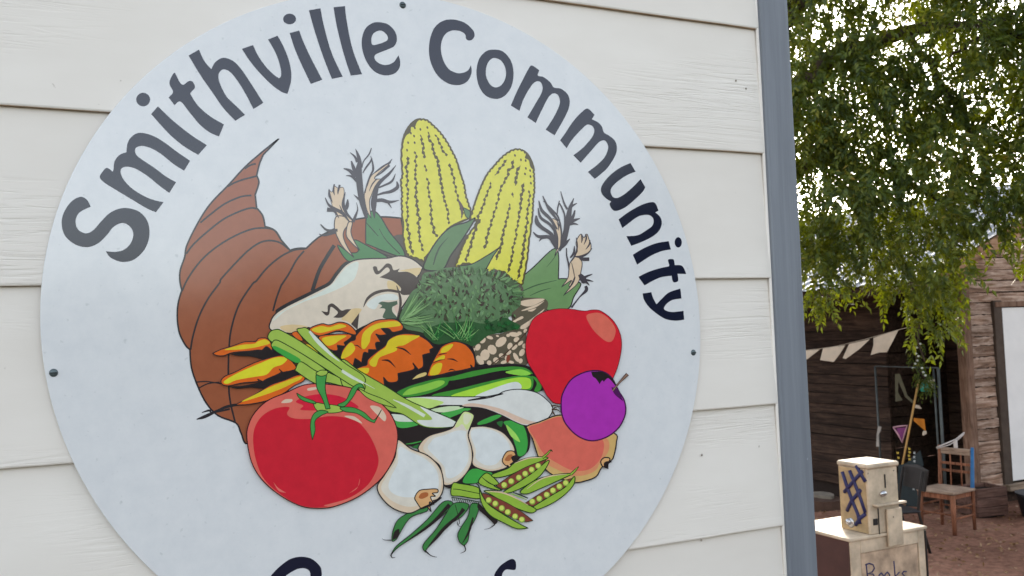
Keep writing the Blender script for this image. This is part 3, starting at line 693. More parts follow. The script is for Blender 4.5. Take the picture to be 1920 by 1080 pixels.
a.fill('Cb', OR, '880,400 920,340 1000,303 1060,298 1140,328 1202,400 1224,480 1217,547* 1180,510* 1172,547 1000,577 900,602 793,614 800,560 830,490', ol=2)
for tx in ('905,395 930,350 1000,320 1022,330 980,380 930,400', '850,470 920,425 947,430 930,462', '808,602 830,530 880,495 922,505 890,592'): a.fill('Cb', YE, tx)
for tx in ('876,424,4 920,410,10 965,405,3', '828,498,4 890,470,8 945,460,3', '968,456,4 1020,460,14 1064,482,3', '980,566,4 1005,552,12 1042,562,3'): a.stroke('Cb', BK, tx)
a.fill('Cb', OR, '130,242 200,168 300,108 400,92 500,97 560,150 555,192* 470,212 430,180 360,175* 412,232* 350,240 310,225* 358,302* 310,310 320,372* 245,370* 240,402 200,400 182,492* 120,450* 100,532* 0,440 10,370 70,300 120,280', ol=2)
a.fill('Cb', YE, '180,345 190,230 260,160 360,122 500,110 540,148 470,162 330,180 270,230 255,300 212,362'); a.fill('Cb', YE, '0,412 50,330 90,308 122,360 80,420 0,455')
a.stroke('Cb', BK, '110,330,3 145,335,10 180,365,3')
a.fill('Cb', OR, '396,335 430,278 500,238 600,222 700,238 790,290 845,352* 808,372* 812,402* 742,420* 748,520 702,555* 650,492* 662,552 515,590* 512,660 430,672 382,622* 394,710* 230,622 130,557 180,525 228,510 240,460 320,390', ol=2.2)
a.fill('Cb', YE, '400,348 430,287 520,242 620,240 715,245 640,290 570,330 510,340 500,380 400,420 340,450 312,524 262,515 260,470 340,390'); a.fill('Cb', YE, '138,552 210,538 250,545 228,592')
a.stroke('Cb', BK, '495,350,4 570,368,16 634,418,4'); a.stroke('Cb', BK, '366,468,6 430,473,18 492,535,4')
a.fill('Cb', (196, 172, 110), '645,645* 700,600 770,580 765,610')
a.build('printed_carrot')

# --- zucchini
a = Art()
ZG = (58, 124, 48)
a.fill('S', BK, '738,735 800,712 860,695 899,687 951,683 985,686 1005,697 1016,715 1014,732 974,733 920,746 860,747 790,747 745,744', ol=1.6)
a.fill('Cb', ZG, '500,770 600,715 760,665 900,632 1000,620 1220,565 1473,530 1473,560 1240,600 1010,640 960,700 850,755 700,795 560,802'); a.fill('Cb', (124, 172, 66), '560,780 620,730 760,690 880,655 940,660 930,690 850,730 700,770 580,790')
a.fill('Ap', ZG, '-60,572 100,535 250,505 380,490 480,503 528,545 440,522 300,520 100,562 -60,592')
a.fill('Ap', (124, 180, 66), '330,532 440,510 515,542 450,556')
a.fill('Ap', ZG, '-180,690 0,650 200,600 400,560 520,562 530,630 500,665 440,660 300,690 0,714 -180,714'); a.fill('Ap', (150, 190, 60), '-60,700 200,620 400,572 500,575 518,620 500,650 440,650 415,605 280,640 100,706')
a.fill('Ap', (218, 220, 214), '110,706 300,628 415,602 442,652 300,690 230,710'); a.fill('Ap', ZG, '520,558 580,590 592,640 570,672 540,665 558,610')
a.build('printed_zucchini')

# --- beans, pepper leaves, dark hollow behind the onions
a = Art()
BG = (52, 110, 56)
a.fill('On', BG, '200,942 210,860 260,780 420,705 445,735 330,780 260,880 230,932', ol=1.6); a.fill('On', BK, '205,935 215,880 250,860 245,910')
a.fill('On', BG, '188,1048* 230,980 340,890 450,790 555,672 625,680 560,760 450,850 330,930 240,990', ol=1.6); a.stroke('On', BK, '260,975,4 400,880,16 500,800,22 600,690,26')
a.fill('On', BG, '413,990 430,950 500,870 560,780 630,682 735,690 690,770 600,830 520,920 450,990 432,1022*', ol=1.6); a.stroke('On', BK, '450,985,4 560,860,24 660,770,20 700,720,30')
a.fill('On', BG, '658,900 680,850 730,770 750,688 805,690 790,770 745,860 730,940 702,978* 670,950', ol=1.6); a.stroke('On', BK, '690,960,4 735,880,16 765,780,12')
a.fill('On', BK, '805,685 860,735 935,800 915,832* 870,785 800,720'); a.stroke('On', BK, '640,690,4 670,810,5 655,830,3')
for tx in ('430,1010,12 470,1045,6 512,1057,3', '702,970,10 712,1010,6 678,1030,3', '205,938,8 150,937,4 130,927,2', '192,1040,10 200,1060,6 222,1058,3', '917,828,7 880,855,4 842,863,2', '655,810,4 660,835,4 685,845,2'): a.stroke('On', BK, tx)
a.build('printed_beans')
a = Art()
a.fill('On', BK, '150,-10 240,240 400,320 560,560 700,560 900,500 1090,370 1160,290 1140,130 1000,60 760,10 450,0')
a.fill('On', (64, 146, 66), '200,70 330,85 410,118 330,150 240,150'); a.fill('On', (214, 220, 204), '195,60 330,75 400,108 250,112 210,90')
a.fill('On', (64, 146, 66), '490,90 600,30 750,22 660,62 570,95'); a.fill('On', (196, 212, 170), '470,30 600,5 700,14 560,48')
a.fill('On', (56, 140, 60), '975,115 1050,105 1120,145 1148,250 1132,335 1080,355 1060,290 1020,180', ol=1.5); a.fill('On', (140, 186, 84), '995,135 1060,195 1092,255 1030,215')
a.fill('On', (56, 140, 60), '795,120 850,90 930,62 965,75 880,120 805,138', ol=1.5); a.fill('On', (56, 140, 60), '690,530 760,440 900,470 830,525 760,545', ol=1.3)
a.stroke('On', (56, 140, 60), '290,270,3 350,262,8 410,248,4'); a.fill('On', (40, 96, 48), '340,290 390,270 385,300'); a.fill('On', (40, 96, 48), '930,120 970,110 960,150')
a.build('printed_pepper')

# --- scallions
SG_ = (140, 164, 70); SO = (28, 48, 26)
a = Art()
a.fill('Cb', (222, 220, 214), '580,812 800,800 1100,804 1370,800 1473,775 @Ap 60,735 230,712 330,667 440,655 560,680 640,740 672,790 650,850 580,905 480,917 400,890 300,840 160,790 0,780 @Cb 1150,885 900,885 780,912 700,880 600,832', ol=1.8)
a.fill('Ap', (222, 190, 168), '20,775 160,785 300,832 400,882 480,908 580,898 500,880 400,840 280,790 100,755')
a.fill('Cb', (178, 204, 112), '590,818 740,815 930,850 870,888 780,908 640,850')
for tx in ('660,775,12 700,772,6 735,785,3', '665,800,12 700,800,8 730,820,3', '670,815,14 690,850,6 670,885,6', '680,790,8 710,780,4 720,800,3'): a.stroke('Ap', (70, 50, 36), tx)
a.fill('Ca', SG_, '815,570 840,515 880,512 1000,590 1100,600 1340,728 1230,722 1090,690 990,702 820,592', ol=1.8, olc=SO)
a.fill('Ca', SG_, '603,348 640,312 700,325 900,450 1092,592 1000,592 870,510 815,522* 650,420 605,378', ol=1.8, olc=SO)
a.fill('Ca', (58, 140, 58), '612,376 660,380 850,482 815,516 650,418')
a.fill('Cb', SG_, '0,462 160,565 400,705 600,830 780,912 1052,1032 1000,1082 760,1082 560,965 440,935 330,850 150,770 0,690', ol=1.8, olc=SO)
a.fill('Cb', (218, 220, 212), '720,900 780,918 1045,1034 1000,1078 780,1076 690,1020 830,1010')
a.fill('Ca', SG_, '570,295 590,245 640,225 690,235 850,325 1050,460 1250,590 1409,685 1409,765 1320,725 1200,650 1000,520 840,420 680,330 630,318 605,335', ol=1.8, olc=SO)
a.fill('Ca', SG_, '825,230 870,212 915,215 1000,290 1150,440 1260,530 1409,630 1409,692 1250,600 1050,450 900,320', ol=1.8, olc=SO)
a.stroke('Ca', (220, 226, 210), '935,240,20 1010,330,34 1120,440,22 1200,505,5'); a.stroke('Ca', (220, 226, 210), '1215,595,4 1300,640,22 1409,695,18'); a.stroke('Cb', (220, 226, 205), '0,560,18 110,625,12 300,730,3'); a.stroke('Cb', (220, 226, 205), '470,830,6 600,890,26 760,980,30')
a.build('printed_scallion')

# --- onions
CRE = (224, 200, 172); WH = (218, 220, 218)
def onion(o, inner, extra=()):
    a = Art(); a.fill('On', CRE, o, ol=2.2); a.fill('On', (222, 212, 196), inner[0]); a.fill('On', WH, inner[1])
    for c, t, w in extra: a.fill('On', c, t, ol=w)
    return a
a = onion('750,150* 850,145 960,180 1030,250 1055,320 1000,350 970,390 1000,430 900,460 820,445 760,410 762,330 730,220', ('755,160 850,152 955,188 1022,255 1040,315 995,345 962,390 960,425 890,445 800,420 768,390 772,320 742,220', '760,170 850,160 945,195 1010,260 1020,320 960,370 920,410 850,415 785,370 785,310 752,220'),
          [((200, 150, 100), '968,380 1000,322 1050,322 1062,372 1020,412 990,417', 2), ((150, 90, 55), '985,380 1010,345 1040,345 1020,385', 0)])
a.fill('On', BK, '1030,360 1070,345 1090,370 1050,395'); a.stroke('On', (200, 160, 110), '1010,410,10 1025,430,12 1020,470,10'); a.build('printed_onion')
a = onion('650,110 690,50 720,40 765,60 770,85 745,150 730,210 755,300 757,390 720,470 650,535 560,552 540,440 500,390 388,320 400,260 460,210 560,180 620,155', ('560,190 640,160 690,130 735,150 722,210 745,300 745,390 708,465 640,522 570,535 550,440 510,385 420,310 440,250 480,215', '570,205 650,175 715,180 712,215 732,300 730,385 690,455 630,500 580,500 565,430 520,375 450,300 470,255 500,225'),
          [((196, 206, 140), '655,112 692,54 720,44 760,62 765,85 742,145 720,170 690,130 660,150 640,150', 0), ((222, 222, 190), '700,60 740,62 752,85 725,130 700,120', 0)])
a.build('printed_onion')
a = onion('240,240 330,300 450,350 530,430 557,520 552,600 520,650 470,670 390,722 310,750 200,712 120,632 98,560 150,480 220,360', ('245,260 330,312 440,360 518,435 542,520 535,590 500,640 400,690 310,705 210,670 140,610 125,560 170,480 232,370', '250,290 330,325 430,372 505,445 525,520 510,590 420,625 310,640 220,620 175,570 195,490 240,400'),
          [((214, 164, 112), '358,640 390,593 450,583 512,582 518,605 480,612 502,632 468,637 492,692* 460,672 472,742* 440,702 402,720* 370,672', 2), ((150, 86, 50), '385,640 405,610 445,606 450,630 410,650', 0)])
a.stroke('On', BK, '395,720,12 470,690,18 545,640,10'); a.build('printed_onion')

# --- peach, apple, plum
a = Art()
a.fill('Pe', (182, 148, 92), '590,90 700,50 900,-10 1100,90 1360,150 1378,230 1355,350 1330,390 1250,450 1200,530 1100,570 1000,582 850,532 760,472 700,380 650,230 620,140', ol=2.4)
a.fill('Pe', (200, 128, 92), '600,100 700,60 900,0 1100,100 1290,190 1310,300 1240,400 1190,480 1090,520 990,520 860,470 730,390 665,230'); a.fill('Pe', (206, 98, 84), '610,105 700,65 900,5 1100,110 1250,200 1265,300 1220,400 1130,470 1000,478 870,420 740,330 670,210')
a.fill('Pe', (196, 150, 100), '1240,400 1270,365 1320,372 1300,420 1262,445', ol=2.4); a.fill('Pe', BK, '1270,410 1300,395 1340,400 1310,420 1308,465* 1270,450')
a.build('printed_peach')
a = Art()
a.fill('Ap', (184, 30, 44), '500,220 530,150 600,100 700,75 800,76 900,90 960,82 1020,90 1100,150 1150,230 1170,330 1150,460 1110,570 1040,700 730,760 640,712 600,640 540,540 490,450 477,330', ol=1.3, olc=(90, 30, 36))
a.fill('Ap', (206, 100, 84), '915,130 960,105 1020,107 1080,150 1125,220 1112,290 1080,314 1030,290 960,220')
a.build('printed_apple')
a = Art()
a.fill('Ap', (150, 44, 148), '733,770 742,690 800,590 880,540 960,520 1040,530 1100,575 1150,670 1190,740 1197,830 1150,930 1060,1000 950,1026 850,990 770,910 740,840', ol=2.6, olc=(60, 22, 62))
a.fill('Ap', BK, '950,528* 1040,532 1108,585 1122,625* 1075,575 1050,590* 1040,600 1030,590 1010,617* 985,580 960,560'); a.fill('Ap', (70, 25, 74), '1095,640* 1140,655 1182,742* 1120,692')
a.stroke('Ap', (60, 40, 44), '1105,665,18 1150,610,14 1212,545,28'); a.stroke('Ap', (128, 100, 84), '1105,665,9 1150,610,6 1210,547,15')
a.build('printed_plum')

# --- tomato
a = Art()
a.fill('To', (206, 96, 84), '85,540 100,440 150,350 240,270 370,215 500,160 640,153 830,180 980,240 1100,340 1160,450 1172,560 1140,700 1050,840 900,960 740,1030 620,1050 480,1035 330,960 200,850 120,720', ol=2, olc=(52, 24, 28))
a.fill('To', (176, 28, 44), '130,560 145,460 200,380 290,330 390,320 375,370 420,400 540,405 700,385 850,410 930,470 1000,580 1035,700 1010,800 940,900 820,980 650,1040 480,1030 330,950 210,840 150,700')
a.fill('To', (184, 30, 52), '438,280 520,240 650,226 780,250 892,320 800,330 700,342 480,342 492,310')
for tx in ('525,185 585,175 592,190 530,202', '335,290 360,265 412,264 400,286', '973,315 1040,320 1088,380 1080,422 1040,390', '788,385 860,388 918,438 860,415'): a.fill('To', (226, 196, 170), tx)
a.fill('To', (214, 110, 100), '278,863 312,903 370,938* 315,925'); a.fill('To', (214, 110, 100), '900,833 888,890 820,943* 880,905'); a.fill('To', (210, 104, 92), '640,1030 800,985 900,930 960,880* 900,955 740,1026')
TG = (62, 132, 64); TO = (26, 48, 28)
a.fill('To', (140, 164, 70), '572,288 660,300 740,310 792,340 720,362 620,357 580,332', ol=1.5, olc=TO)
a.fill('To', TG, '443,218* 500,250 572,278 577,297 500,277 460,252', ol=1.4, olc=TO)
a.fill('To', TG, '740,302 800,270 840,190 880,155 915,155 932,187* 890,180 855,240 800,307 770,317', ol=1.4, olc=TO)
a.fill('To', (140, 164, 70), '890,185 960,220 1080,268 1167,327* 1060,300 950,250', ol=1.4, olc=TO)
a.fill('To', TG, '758,323 850,323 930,358 1000,413 1057,338* 1005,434* 960,416 880,367 790,352', ol=1.4, olc=TO)
a.fill('To', TG, '612,343 560,380 543,460 557,558* 577,490 577,420 620,382 672,355', ol=1.4, olc=TO)
a.fill('To', TG, '583,90* 590,180 630,260 655,335* 687,330* 660,240 650,170 662,80*', ol=1.5, olc=TO); a.fill('To', (140, 164, 70), '583,78 620,54 667,60 660,85 620,97', ol=1.5, olc=TO)
a.build('printed_tomato')

# --- pea pods
PG, PI, PL = (128, 158, 56), (112, 56, 46), (196, 204, 96)
a = Art()
a.fill('Pe', PG, '-60,590 0,592 165,628 180,722 0,702 -75,690', ol=1.8, olc=SO); a.stroke('Pe', SO, '-60,640,5 0,645,7 175,680,6')
for i in range(13): a.stroke('Pe', SO, '%d,%d,5 %d,%d,7' % (-70+i*19, 712+i*3, -58+i*19, 745+i*2.4))
a.stroke('Pe', SO, '-70,712,7 60,732,8 190,755,7')
a.fill('Pe', PG, '165,580 215,508 262,508 345,592 300,610 372,652 250,628', ol=1.8, olc=SO); a.stroke('Pe', SO, '195,535,4 250,580,10 310,610,6'); a.stroke('Pe', SO, '470,670,6 530,690,12 600,720,10'); a.stroke('Pe', PG, '450,680,8 520,705,10 590,735,4')
def pod(up, inn, low, peas, tip, order):
    def U(): a.fill('Pe', PG, up, ol=1.8, olc=SO)
    def I(): a.fill('Pe', PI, inn, ol=1.2, olc=SO)
    def L(): a.fill('Pe', PG, low, ol=1.8, olc=SO)
    U(); I(); L()
    for x, y in peas: a.ell('Pe', (120, 150, 60), x, y, 27, 27, n=14); a.ell('Pe', PL, x-2, y-3, 20, 20, n=12)
    if tip: a.stroke('Pe', SO, tip[0]); a.stroke('Pe', PG, tip[1])
pod('285,512 420,460 480,412 600,365 730,358 772,372 600,440 450,512 320,540', '318,612* 450,520 600,440 764,380* 700,450 550,560 400,640', '383,667 500,590 650,490 772,390 778,420 700,530 560,622 440,672', [(392,605),(453,572),(520,540),(576,506),(633,470),(690,437)], ('725,368,24 770,330,20 800,298,14 815,312,6', '725,368,14 768,332,10 795,303,6'), 0)
pod('533,662 650,570 800,520 985,503 900,550 700,640 590,682', '578,762* 720,670 880,580 995,543* 900,640 760,720 640,792', '638,802 800,700 930,620 1006,528 1002,600 920,692 800,772 668,824', [(638,750),(700,725),(765,690),(820,653),(876,618),(932,587)], ('975,512,26 1010,480,22 1045,443,8', '975,512,15 1008,482,12 1035,452,5'), 0)
a.stroke('Pe', (226, 196, 160), '590,640,3 700,560,10 800,525,10 940,508,4'); a.stroke('Pe', (226, 196, 160), '480,415,3 600,370,12 720,362,4')
pod('213,655 330,658 450,698 560,758 668,815 640,848 560,832 400,762 280,692', '198,678 330,720 500,810 645,917* 560,925 400,862 260,772', '172,625* 200,700 260,780 400,872 520,942 602,983* 500,987 380,932 270,872 200,782 178,700', [(255,738),(313,768),(370,808),(422,842),(487,880),(546,908)], None, 0)
a.stroke('Pe', (226, 196, 160), '230,662,4 360,668,12 480,712,12 600,780,4'); a.stroke('Pe', SO, '140,590,4 165,610,10 180,650,10')
a.build('printed_peas')

# --- screws
MS = plain('dull_zinc', (88, 98, 100), .45, .5, .6)
for (px, py) in ((100.5, 699), (755, 9.5), (1300, 661)):
    w = S(px, py)
    sc = empty('x', w) if False else None
    mb = MB(); c = w - sign.location
    mb.ball((c.x, 0, c.z), .0062, (1, .45, 1), 14, 8); mb.box((c.x-.0045, -.0034, c.z-.0007), (c.x+.0045, -.0022, c.z+.0007), mi=1)
    mb.build('screw', [MS, plain('dark_slot', (40, 44, 46), .8)], sign)

# ================================================================== the yard behind
# ------------------------------------------------------------------ old shed
SX, SYF = 9.2, 7.4                                   # corner of the shed: left side at X=SX, front gable at Y=SYF
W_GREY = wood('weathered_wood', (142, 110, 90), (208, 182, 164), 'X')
W_SIDE = wood('shaded_weathered_wood', (58, 43, 35), (86, 67, 55), 'Y')  # dark plank wood, deepened further: porch shade is put into the colour
W_POST = wood('brown_post_wood', (112, 84, 68), (140, 112, 94), 'Z')
W_TRIM = wood('old_fascia_wood', (150, 112, 84), (184, 146, 116), 'X')
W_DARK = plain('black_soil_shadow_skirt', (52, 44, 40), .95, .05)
M_WHITE = plain('white_door_paint', (230, 226, 222), .6, .3, 0, .03, 3)
M_ROOF, _t, _p = base_mat('galvanised_roof', rgb(176, 182, 190), .42, .5, .35)
_n = noise(_t, coords(_t, (1.5, 6, 1.5)), 1.0, 5)
_t.links.new(ramp(_t, _n, [(.3, rgb(150, 152, 156)), (.7, rgb(196, 202, 210))]), _p.inputs['Base Color'])
shed = empty('old_shed', (SX, SYF, .2), label='weathered plank shed with a tin roof and dark porch, half hidden by the tree', cat='shed')
def plank(lo, hi, along, mat, jag=.008, name='plank', out=0):
    """one hand-cut board with a wavy edge; along = 0 (x), 1 (y)"""
    n = 9; bm = bmesh.new(); rows = []
    th = hi[1-along] - lo[1-along]
    for i in range(n+1):
        q = lo[along] + (hi[along]-lo[along])*i/n
        j = [random.uniform(-jag, jag) for _ in range(4)]
        a, b = lo[1-along], hi[1-along]
        pr = [(a+j[0]*.5, lo[2]+j[1]), (a+j[2]*.5+.004, hi[2]-.009+j[3]), (b, hi[2]-.009+j[3]), (b, lo[2]+j[1])]
        rows.append([bm.verts.new((q, y, z) if along == 0 else (y, q, z)) for y, z in pr])
    for a, b in zip(rows, rows[1:]):
        for k in range(4): bm.faces.new((a[k], b[k], b[(k+1) % 4], a[(k+1) % 4]))
    bm.faces.new(rows[0]); bm.faces.new(rows[-1][::-1]); bmesh.ops.recalc_face_normals(bm, faces=bm.faces)
    bmesh.ops.transform(bm, matrix=Matrix.Translation(-shed.location), verts=bm.verts)
    me = bpy.data.meshes.new(name); bm.to_mesh(me); bm.free(); me.materials.append(mat)
    return link(name, me, shed)
EAVE_X, EAVE_Z, SLOPE = SX - 1.0, 2.66, .42
RIDGE = SX + 2.3
def roof_z(x): return EAVE_Z + (min(x, 2*RIDGE-x) - EAVE_X)*SLOPE
DX0, DX1 = at_Y(1886, 740, SYF).x, at_Y(1886, 740, SYF).x + 1.0
DZ0, DZ1 = at_Y(1888, 903, SYF).z, at_Y(1885, 577, SYF).z
PX1 = at_Y(1869, 740, SYF).x
z = .24
# planks left of the door, above the door and right of it
while z < roof_z(SX)-.1:
    h = random.uniform(.10, .15)
    if z < DZ1 + .06:
        plank((SX+.13, SYF+random.uniform(-.016, .014), z), (PX1, SYF+.035, z+h), 0, W_GREY, .007)
    else:
        plank((SX+.13, SYF+random.uniform(-.004, .004), z), (SX+4.6, SYF+.035, z+h), 0, W_GREY, .006)
    z += h
while z < roof_z(RIDGE)-.3:
    h = random.uniform(.12, .16); x0 = EAVE_X + (z+h-EAVE_Z)/SLOPE + .12
    plank((max(SX+.13, x0), SYF, z), (2*RIDGE-max(SX+.13, x0), SYF+.035, z+h), 0, W_GREY, .005); z += h
z = .24
while z < DZ1 + .05:
    h = random.uniform(.11, .15)
    plank((DX1+.16, SYF, z), (SX+4.6, SYF+.035, z+h), 0, W_GREY, .006); z += h
MB().box((SX-.02, SYF-.05, -.05), (SX+.1, SYF+.07, roof_z(SX)-.06), .008).build('corner_post', W_POST, shed, True)
MB().box((SX+.105, SYF-.028, .2), (SX+.128, SYF+.04, roof_z(SX)-.1), .003).build('corner_board', W_POST, shed, True)
MB().box((PX1+.004, SYF-.035, DZ0-.12), (DX0-.012, SYF+.05, DZ1+.09), .006).build('door_post', plain('dark_post', (82, 70, 62), .9, .1), shed, True)
MB().box((DX1+.012, SYF-.035, DZ0-.12), (DX1+.15, SYF+.05, DZ1+.09), .006).build('door_post', W_POST, shed, True)
MB().box((PX1+.02, SYF-.045, DZ1+.01), (DX1+.15, SYF-.004, DZ1+.075), .004).build('door_header', W_POST, shed, True)
dr = MB().box((DX0, SYF-.02, DZ0), (DX1, SYF+.02, DZ1), .004).build('door', M_WHITE, shed, True)
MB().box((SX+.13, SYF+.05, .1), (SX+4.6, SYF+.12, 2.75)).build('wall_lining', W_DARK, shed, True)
MB().box((PX1+.0, SYF-.10, DZ0-.10), (DX1+.4, SYF-.002, DZ0-.025), .006).build('door_sill', wood('pale_sill_wood', (150, 128, 108), (186, 164, 142), 'X'), shed, True)
# left side: an alcove behind the corner, then planks running back
ALC = 1.15
z = .02
while z < 2.95:
    h = random.uniform(.12, .16)
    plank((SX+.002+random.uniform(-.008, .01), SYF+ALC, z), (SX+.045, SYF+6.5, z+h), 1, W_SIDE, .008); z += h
z = .02
while z < 2.95:
    h = random.uniform(.12, .16)
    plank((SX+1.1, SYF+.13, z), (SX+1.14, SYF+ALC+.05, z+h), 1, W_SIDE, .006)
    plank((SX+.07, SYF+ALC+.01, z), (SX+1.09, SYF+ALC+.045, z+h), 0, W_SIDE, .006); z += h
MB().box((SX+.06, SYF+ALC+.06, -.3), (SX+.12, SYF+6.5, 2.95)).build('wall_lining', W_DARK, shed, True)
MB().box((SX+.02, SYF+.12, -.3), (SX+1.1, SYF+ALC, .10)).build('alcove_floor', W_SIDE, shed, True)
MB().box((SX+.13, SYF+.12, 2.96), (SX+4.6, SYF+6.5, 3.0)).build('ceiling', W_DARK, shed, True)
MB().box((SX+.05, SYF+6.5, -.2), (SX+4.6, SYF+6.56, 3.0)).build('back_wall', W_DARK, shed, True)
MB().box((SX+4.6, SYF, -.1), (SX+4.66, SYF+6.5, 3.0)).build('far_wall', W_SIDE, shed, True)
# corrugated roof sheets, both slopes
Y0, Y1 = SYF-.38, SYF+7.0
def roof_sheet(x0, x1, ya, yb, lift):
    bm = bmesh.new(); n = int((yb-ya)/.022)
    A = []; B = []
    for i in range(n+1):
        y = ya+(yb-ya)*i/n; c = .013*max(-.4, math.cos((y-Y0)/.17*2*math.pi)) + lift
        A.append(bm.verts.new((x0, y, roof_z(x0)+c))); B.append(bm.verts.new((x1, y, roof_z(x1)+c)))
    for i in range(n):
        f = bm.faces.new((A[i], A[i+1], B[i+1], B[i]))
    bmesh.ops.solidify(bm, geom=bm.faces[:], thickness=.0015)
    bmesh.ops.transform(bm, matrix=Matrix.Translation(-shed.location), verts=bm.verts)
    me = bpy.data.meshes.new('roof_sheet'); bm.to_mesh(me); bm.free(); me.materials.append(M_ROOF); link('roof_sheet', me, shed)
k = 0; y = Y0
while y < Y1 - .1:
    roof_sheet(EAVE_X-.05, RIDGE, y, min(y+.85, Y1), .02 + .004*(k % 2)); roof_sheet(RIDGE+.003, 2*RIDGE-EAVE_X+.05, y, min(y+.85, Y1), .02 + .004*(k % 2)); y += .82; k += 1
rk = Vector((1, 0, SLOPE)).normalized()
for sgn in (1, -1):
    x0 = EAVE_X if sgn == 1 else 2*RIDGE-EAVE_X
    MB().slab([(x0, Y0+.02, EAVE_Z-.16), (RIDGE-.002*sgn, Y0+.02, roof_z(RIDGE)-.16), (RIDGE-.002*sgn, Y0+.02, roof_z(RIDGE)-.005), (x0, Y0+.02, EAVE_Z-.005)], (0, 1, 0), .03).build('fascia_board', W_TRIM, shed, True)
MB().box((EAVE_X+.01, Y0+.06, EAVE_Z-.12), (EAVE_X+.04, Y1, EAVE_Z-.012)).build('fascia_board', W_SIDE, shed, True)
for i in range(11):
    yy = Y0+.3+i*.62
    MB().slab([(EAVE_X+.05, yy, EAVE_Z-.10), (RIDGE-.02, yy, roof_z(RIDGE)-.12), (RIDGE-.02, yy, roof_z(RIDGE)-.02), (EAVE_X+.05, yy, EAVE_Z)], (0, 1, 0), .045).build('rafter', W_SIDE, shed, True)

# ------------------------------------------------------------------ books box with its coin box
BY = 3.76; BX0 = at_Y(1593, 1030, BY).x
BXR = at_Y(1733, 990, BY).x
BZ = at_Y(1593, 1012, BY).z
M_CREAM = plain('cream_box_paint', (196, 178, 154), .55, .35, 0, .2, 7)
M_CREAM2 = plain('worn_cream_panel', (182, 158, 134), .65, .25, 0, .28, 9)
M_BROWN = plain('brown_box_side', (74, 48, 44), .5, .4)
M_BLUE = base_mat('dark_blue_marker', rgb(38, 38, 84), .5, .4)[0]
M_CHROME = plain('dull_chrome', (196, 196, 198), .25, .6, .9)
M_BLACK = plain('black_metal', (34, 33, 34), .5, .4)
M_OCHRE = plain('ochre_worn_paint', (176, 150, 112), .6, .3, 0, .2, 9)
bx = empty('book_box', ((BX0+BXR)/2, BY+.22, terrain(4, 4)), label='cream street box hand-lettered Books beside the corner of the clapboard building', cat='book box')
MB().box((BX0, BY+.006, .02), (BX0+.012, BY+.45, BZ-.014)).build('side_panel', M_BROWN, bx, True)
MB().box((BXR-.012, BY+.006, .02), (BXR, BY+.45, BZ-.014)).build('side_panel', M_CREAM, bx, True)
MB().box((BX0+.013, BY+.438, .02), (BXR-.013, BY+.45, BZ-.014)).build('back_panel', M_CREAM, bx, True)
MB().box((BX0+.02, BY+.03, .02), (BXR-.02, BY+.43, .06)).build('bottom_panel', M_CREAM, bx, True)
MB().box((BX0-.008, BY-.012, BZ-.012), (BXR+.012, BY+.46, BZ+.006), .004).build('top', M_CREAM, bx, True)
fm = MB(); fx0, fx1 = BX0+.004, BXR-.002
fm.box((fx0, BY, .03), (fx0+.075, BY+.02, BZ-.013), .003).box((fx1-.05, BY, .03), (fx1, BY+.02, BZ-.013), .003)
fm.box((fx0+.076, BY, BZ-.085), (fx1-.051, BY+.02, BZ-.013), .003).box((fx0+.076, BY, .03), (fx1-.051, BY+.02, .14), .003); fm.build('front_frame', M_CREAM, bx, True)
dp = MB().box((fx0+.078, BY+.005, .142), (fx1-.053, BY+.018, BZ-.087), .003).build('door', M_CREAM2, bx, True)
for a, b in ((.10, .10), (.10, .36), (.46, .10), (.46, .36)):
    MB().box((BX0+a, BY+b, -.03), (BX0+a+.03, BY+b+.03, .02)).build('foot', M_BLACK, bx, True)
MB().box((fx1+.001, BY-.006, .05), (fx1+.009, BY+.002, BZ-.02)).build('edge_strip', M_BLACK, bx, True)
def strokes(name, lines, r, plane, parent, mat):
    mb = MB()
    for ln in lines: mb.tube([plane(x, y) for x, y in ln], r, 6)
    return mb.build(name, mat, parent, True)
def f6(x, y): return at_Y(1500+x/3.857, 800+y/3.857, BY-.0015)
def fd(x, y): return at_Y(1500+x/3.857, 800+y/3.857, BY+.0045)
strokes('lettering', [
    [(478, 995), (484, 1050), (492, 1140)], [(472, 1000), (500, 988), (528, 998), (538, 1024), (522, 1050), (488, 1062), (528, 1066), (544, 1095), (530, 1128), (492, 1142)],
    [(588, 1058), (572, 1072), (566, 1098), (576, 1126), (594, 1134), (606, 1112), (604, 1078), (588, 1058)],
    [(632, 1052), (616, 1066), (610, 1092), (618, 1120), (636, 1128), (650, 1104), (648, 1070), (632, 1052)],
    [(678, 972), (684, 1040), (690, 1122)], [(718, 1052), (688, 1084), (722, 1118)],
    [(770, 1048), (750, 1046), (738, 1060), (752, 1076), (770, 1090), (762, 1112), (736, 1112)]], .0042, fd, bx, M_BLUE)
# coin box on top
CX0, CX1 = at_Y(1629, 950, BY).x, at_Y(1685, 950, BY).x
CZ0, CZ1 = BZ+.007, at_Y(1629, 880, BY).z
CYB = BY + .215
cb = empty('coin_box', ((CX0+CX1)/2, BY+.1, CZ0), label='small cream coin box with blue painted hash marks standing on the book box', cat='coin box')
MB().box((CX0, BY-.004, CZ0), (CX1, CYB, CZ1), .004).build('housing', [M_CREAM], cb, True)
MB().box((CX0-.003, BY+.012, CZ0+.004), (CX0-.0005, CYB-.006, CZ1-.004)).build('side_plate', M_OCHRE, cb, True)
MB().box((CX0-.008, BY-.016, CZ1+.001), (CX1+.010, CYB+.006, CZ1+.028), .008).build('lid', M_CREAM, cb, True)
def c8(x, y, o=0): return at_Y(1520+x/4.5, 840+y/4.5, BY-.0065-o)
def s8(x, y): return at_X(1520+x/4.5, 840+y/4.5, CX0-.0045)
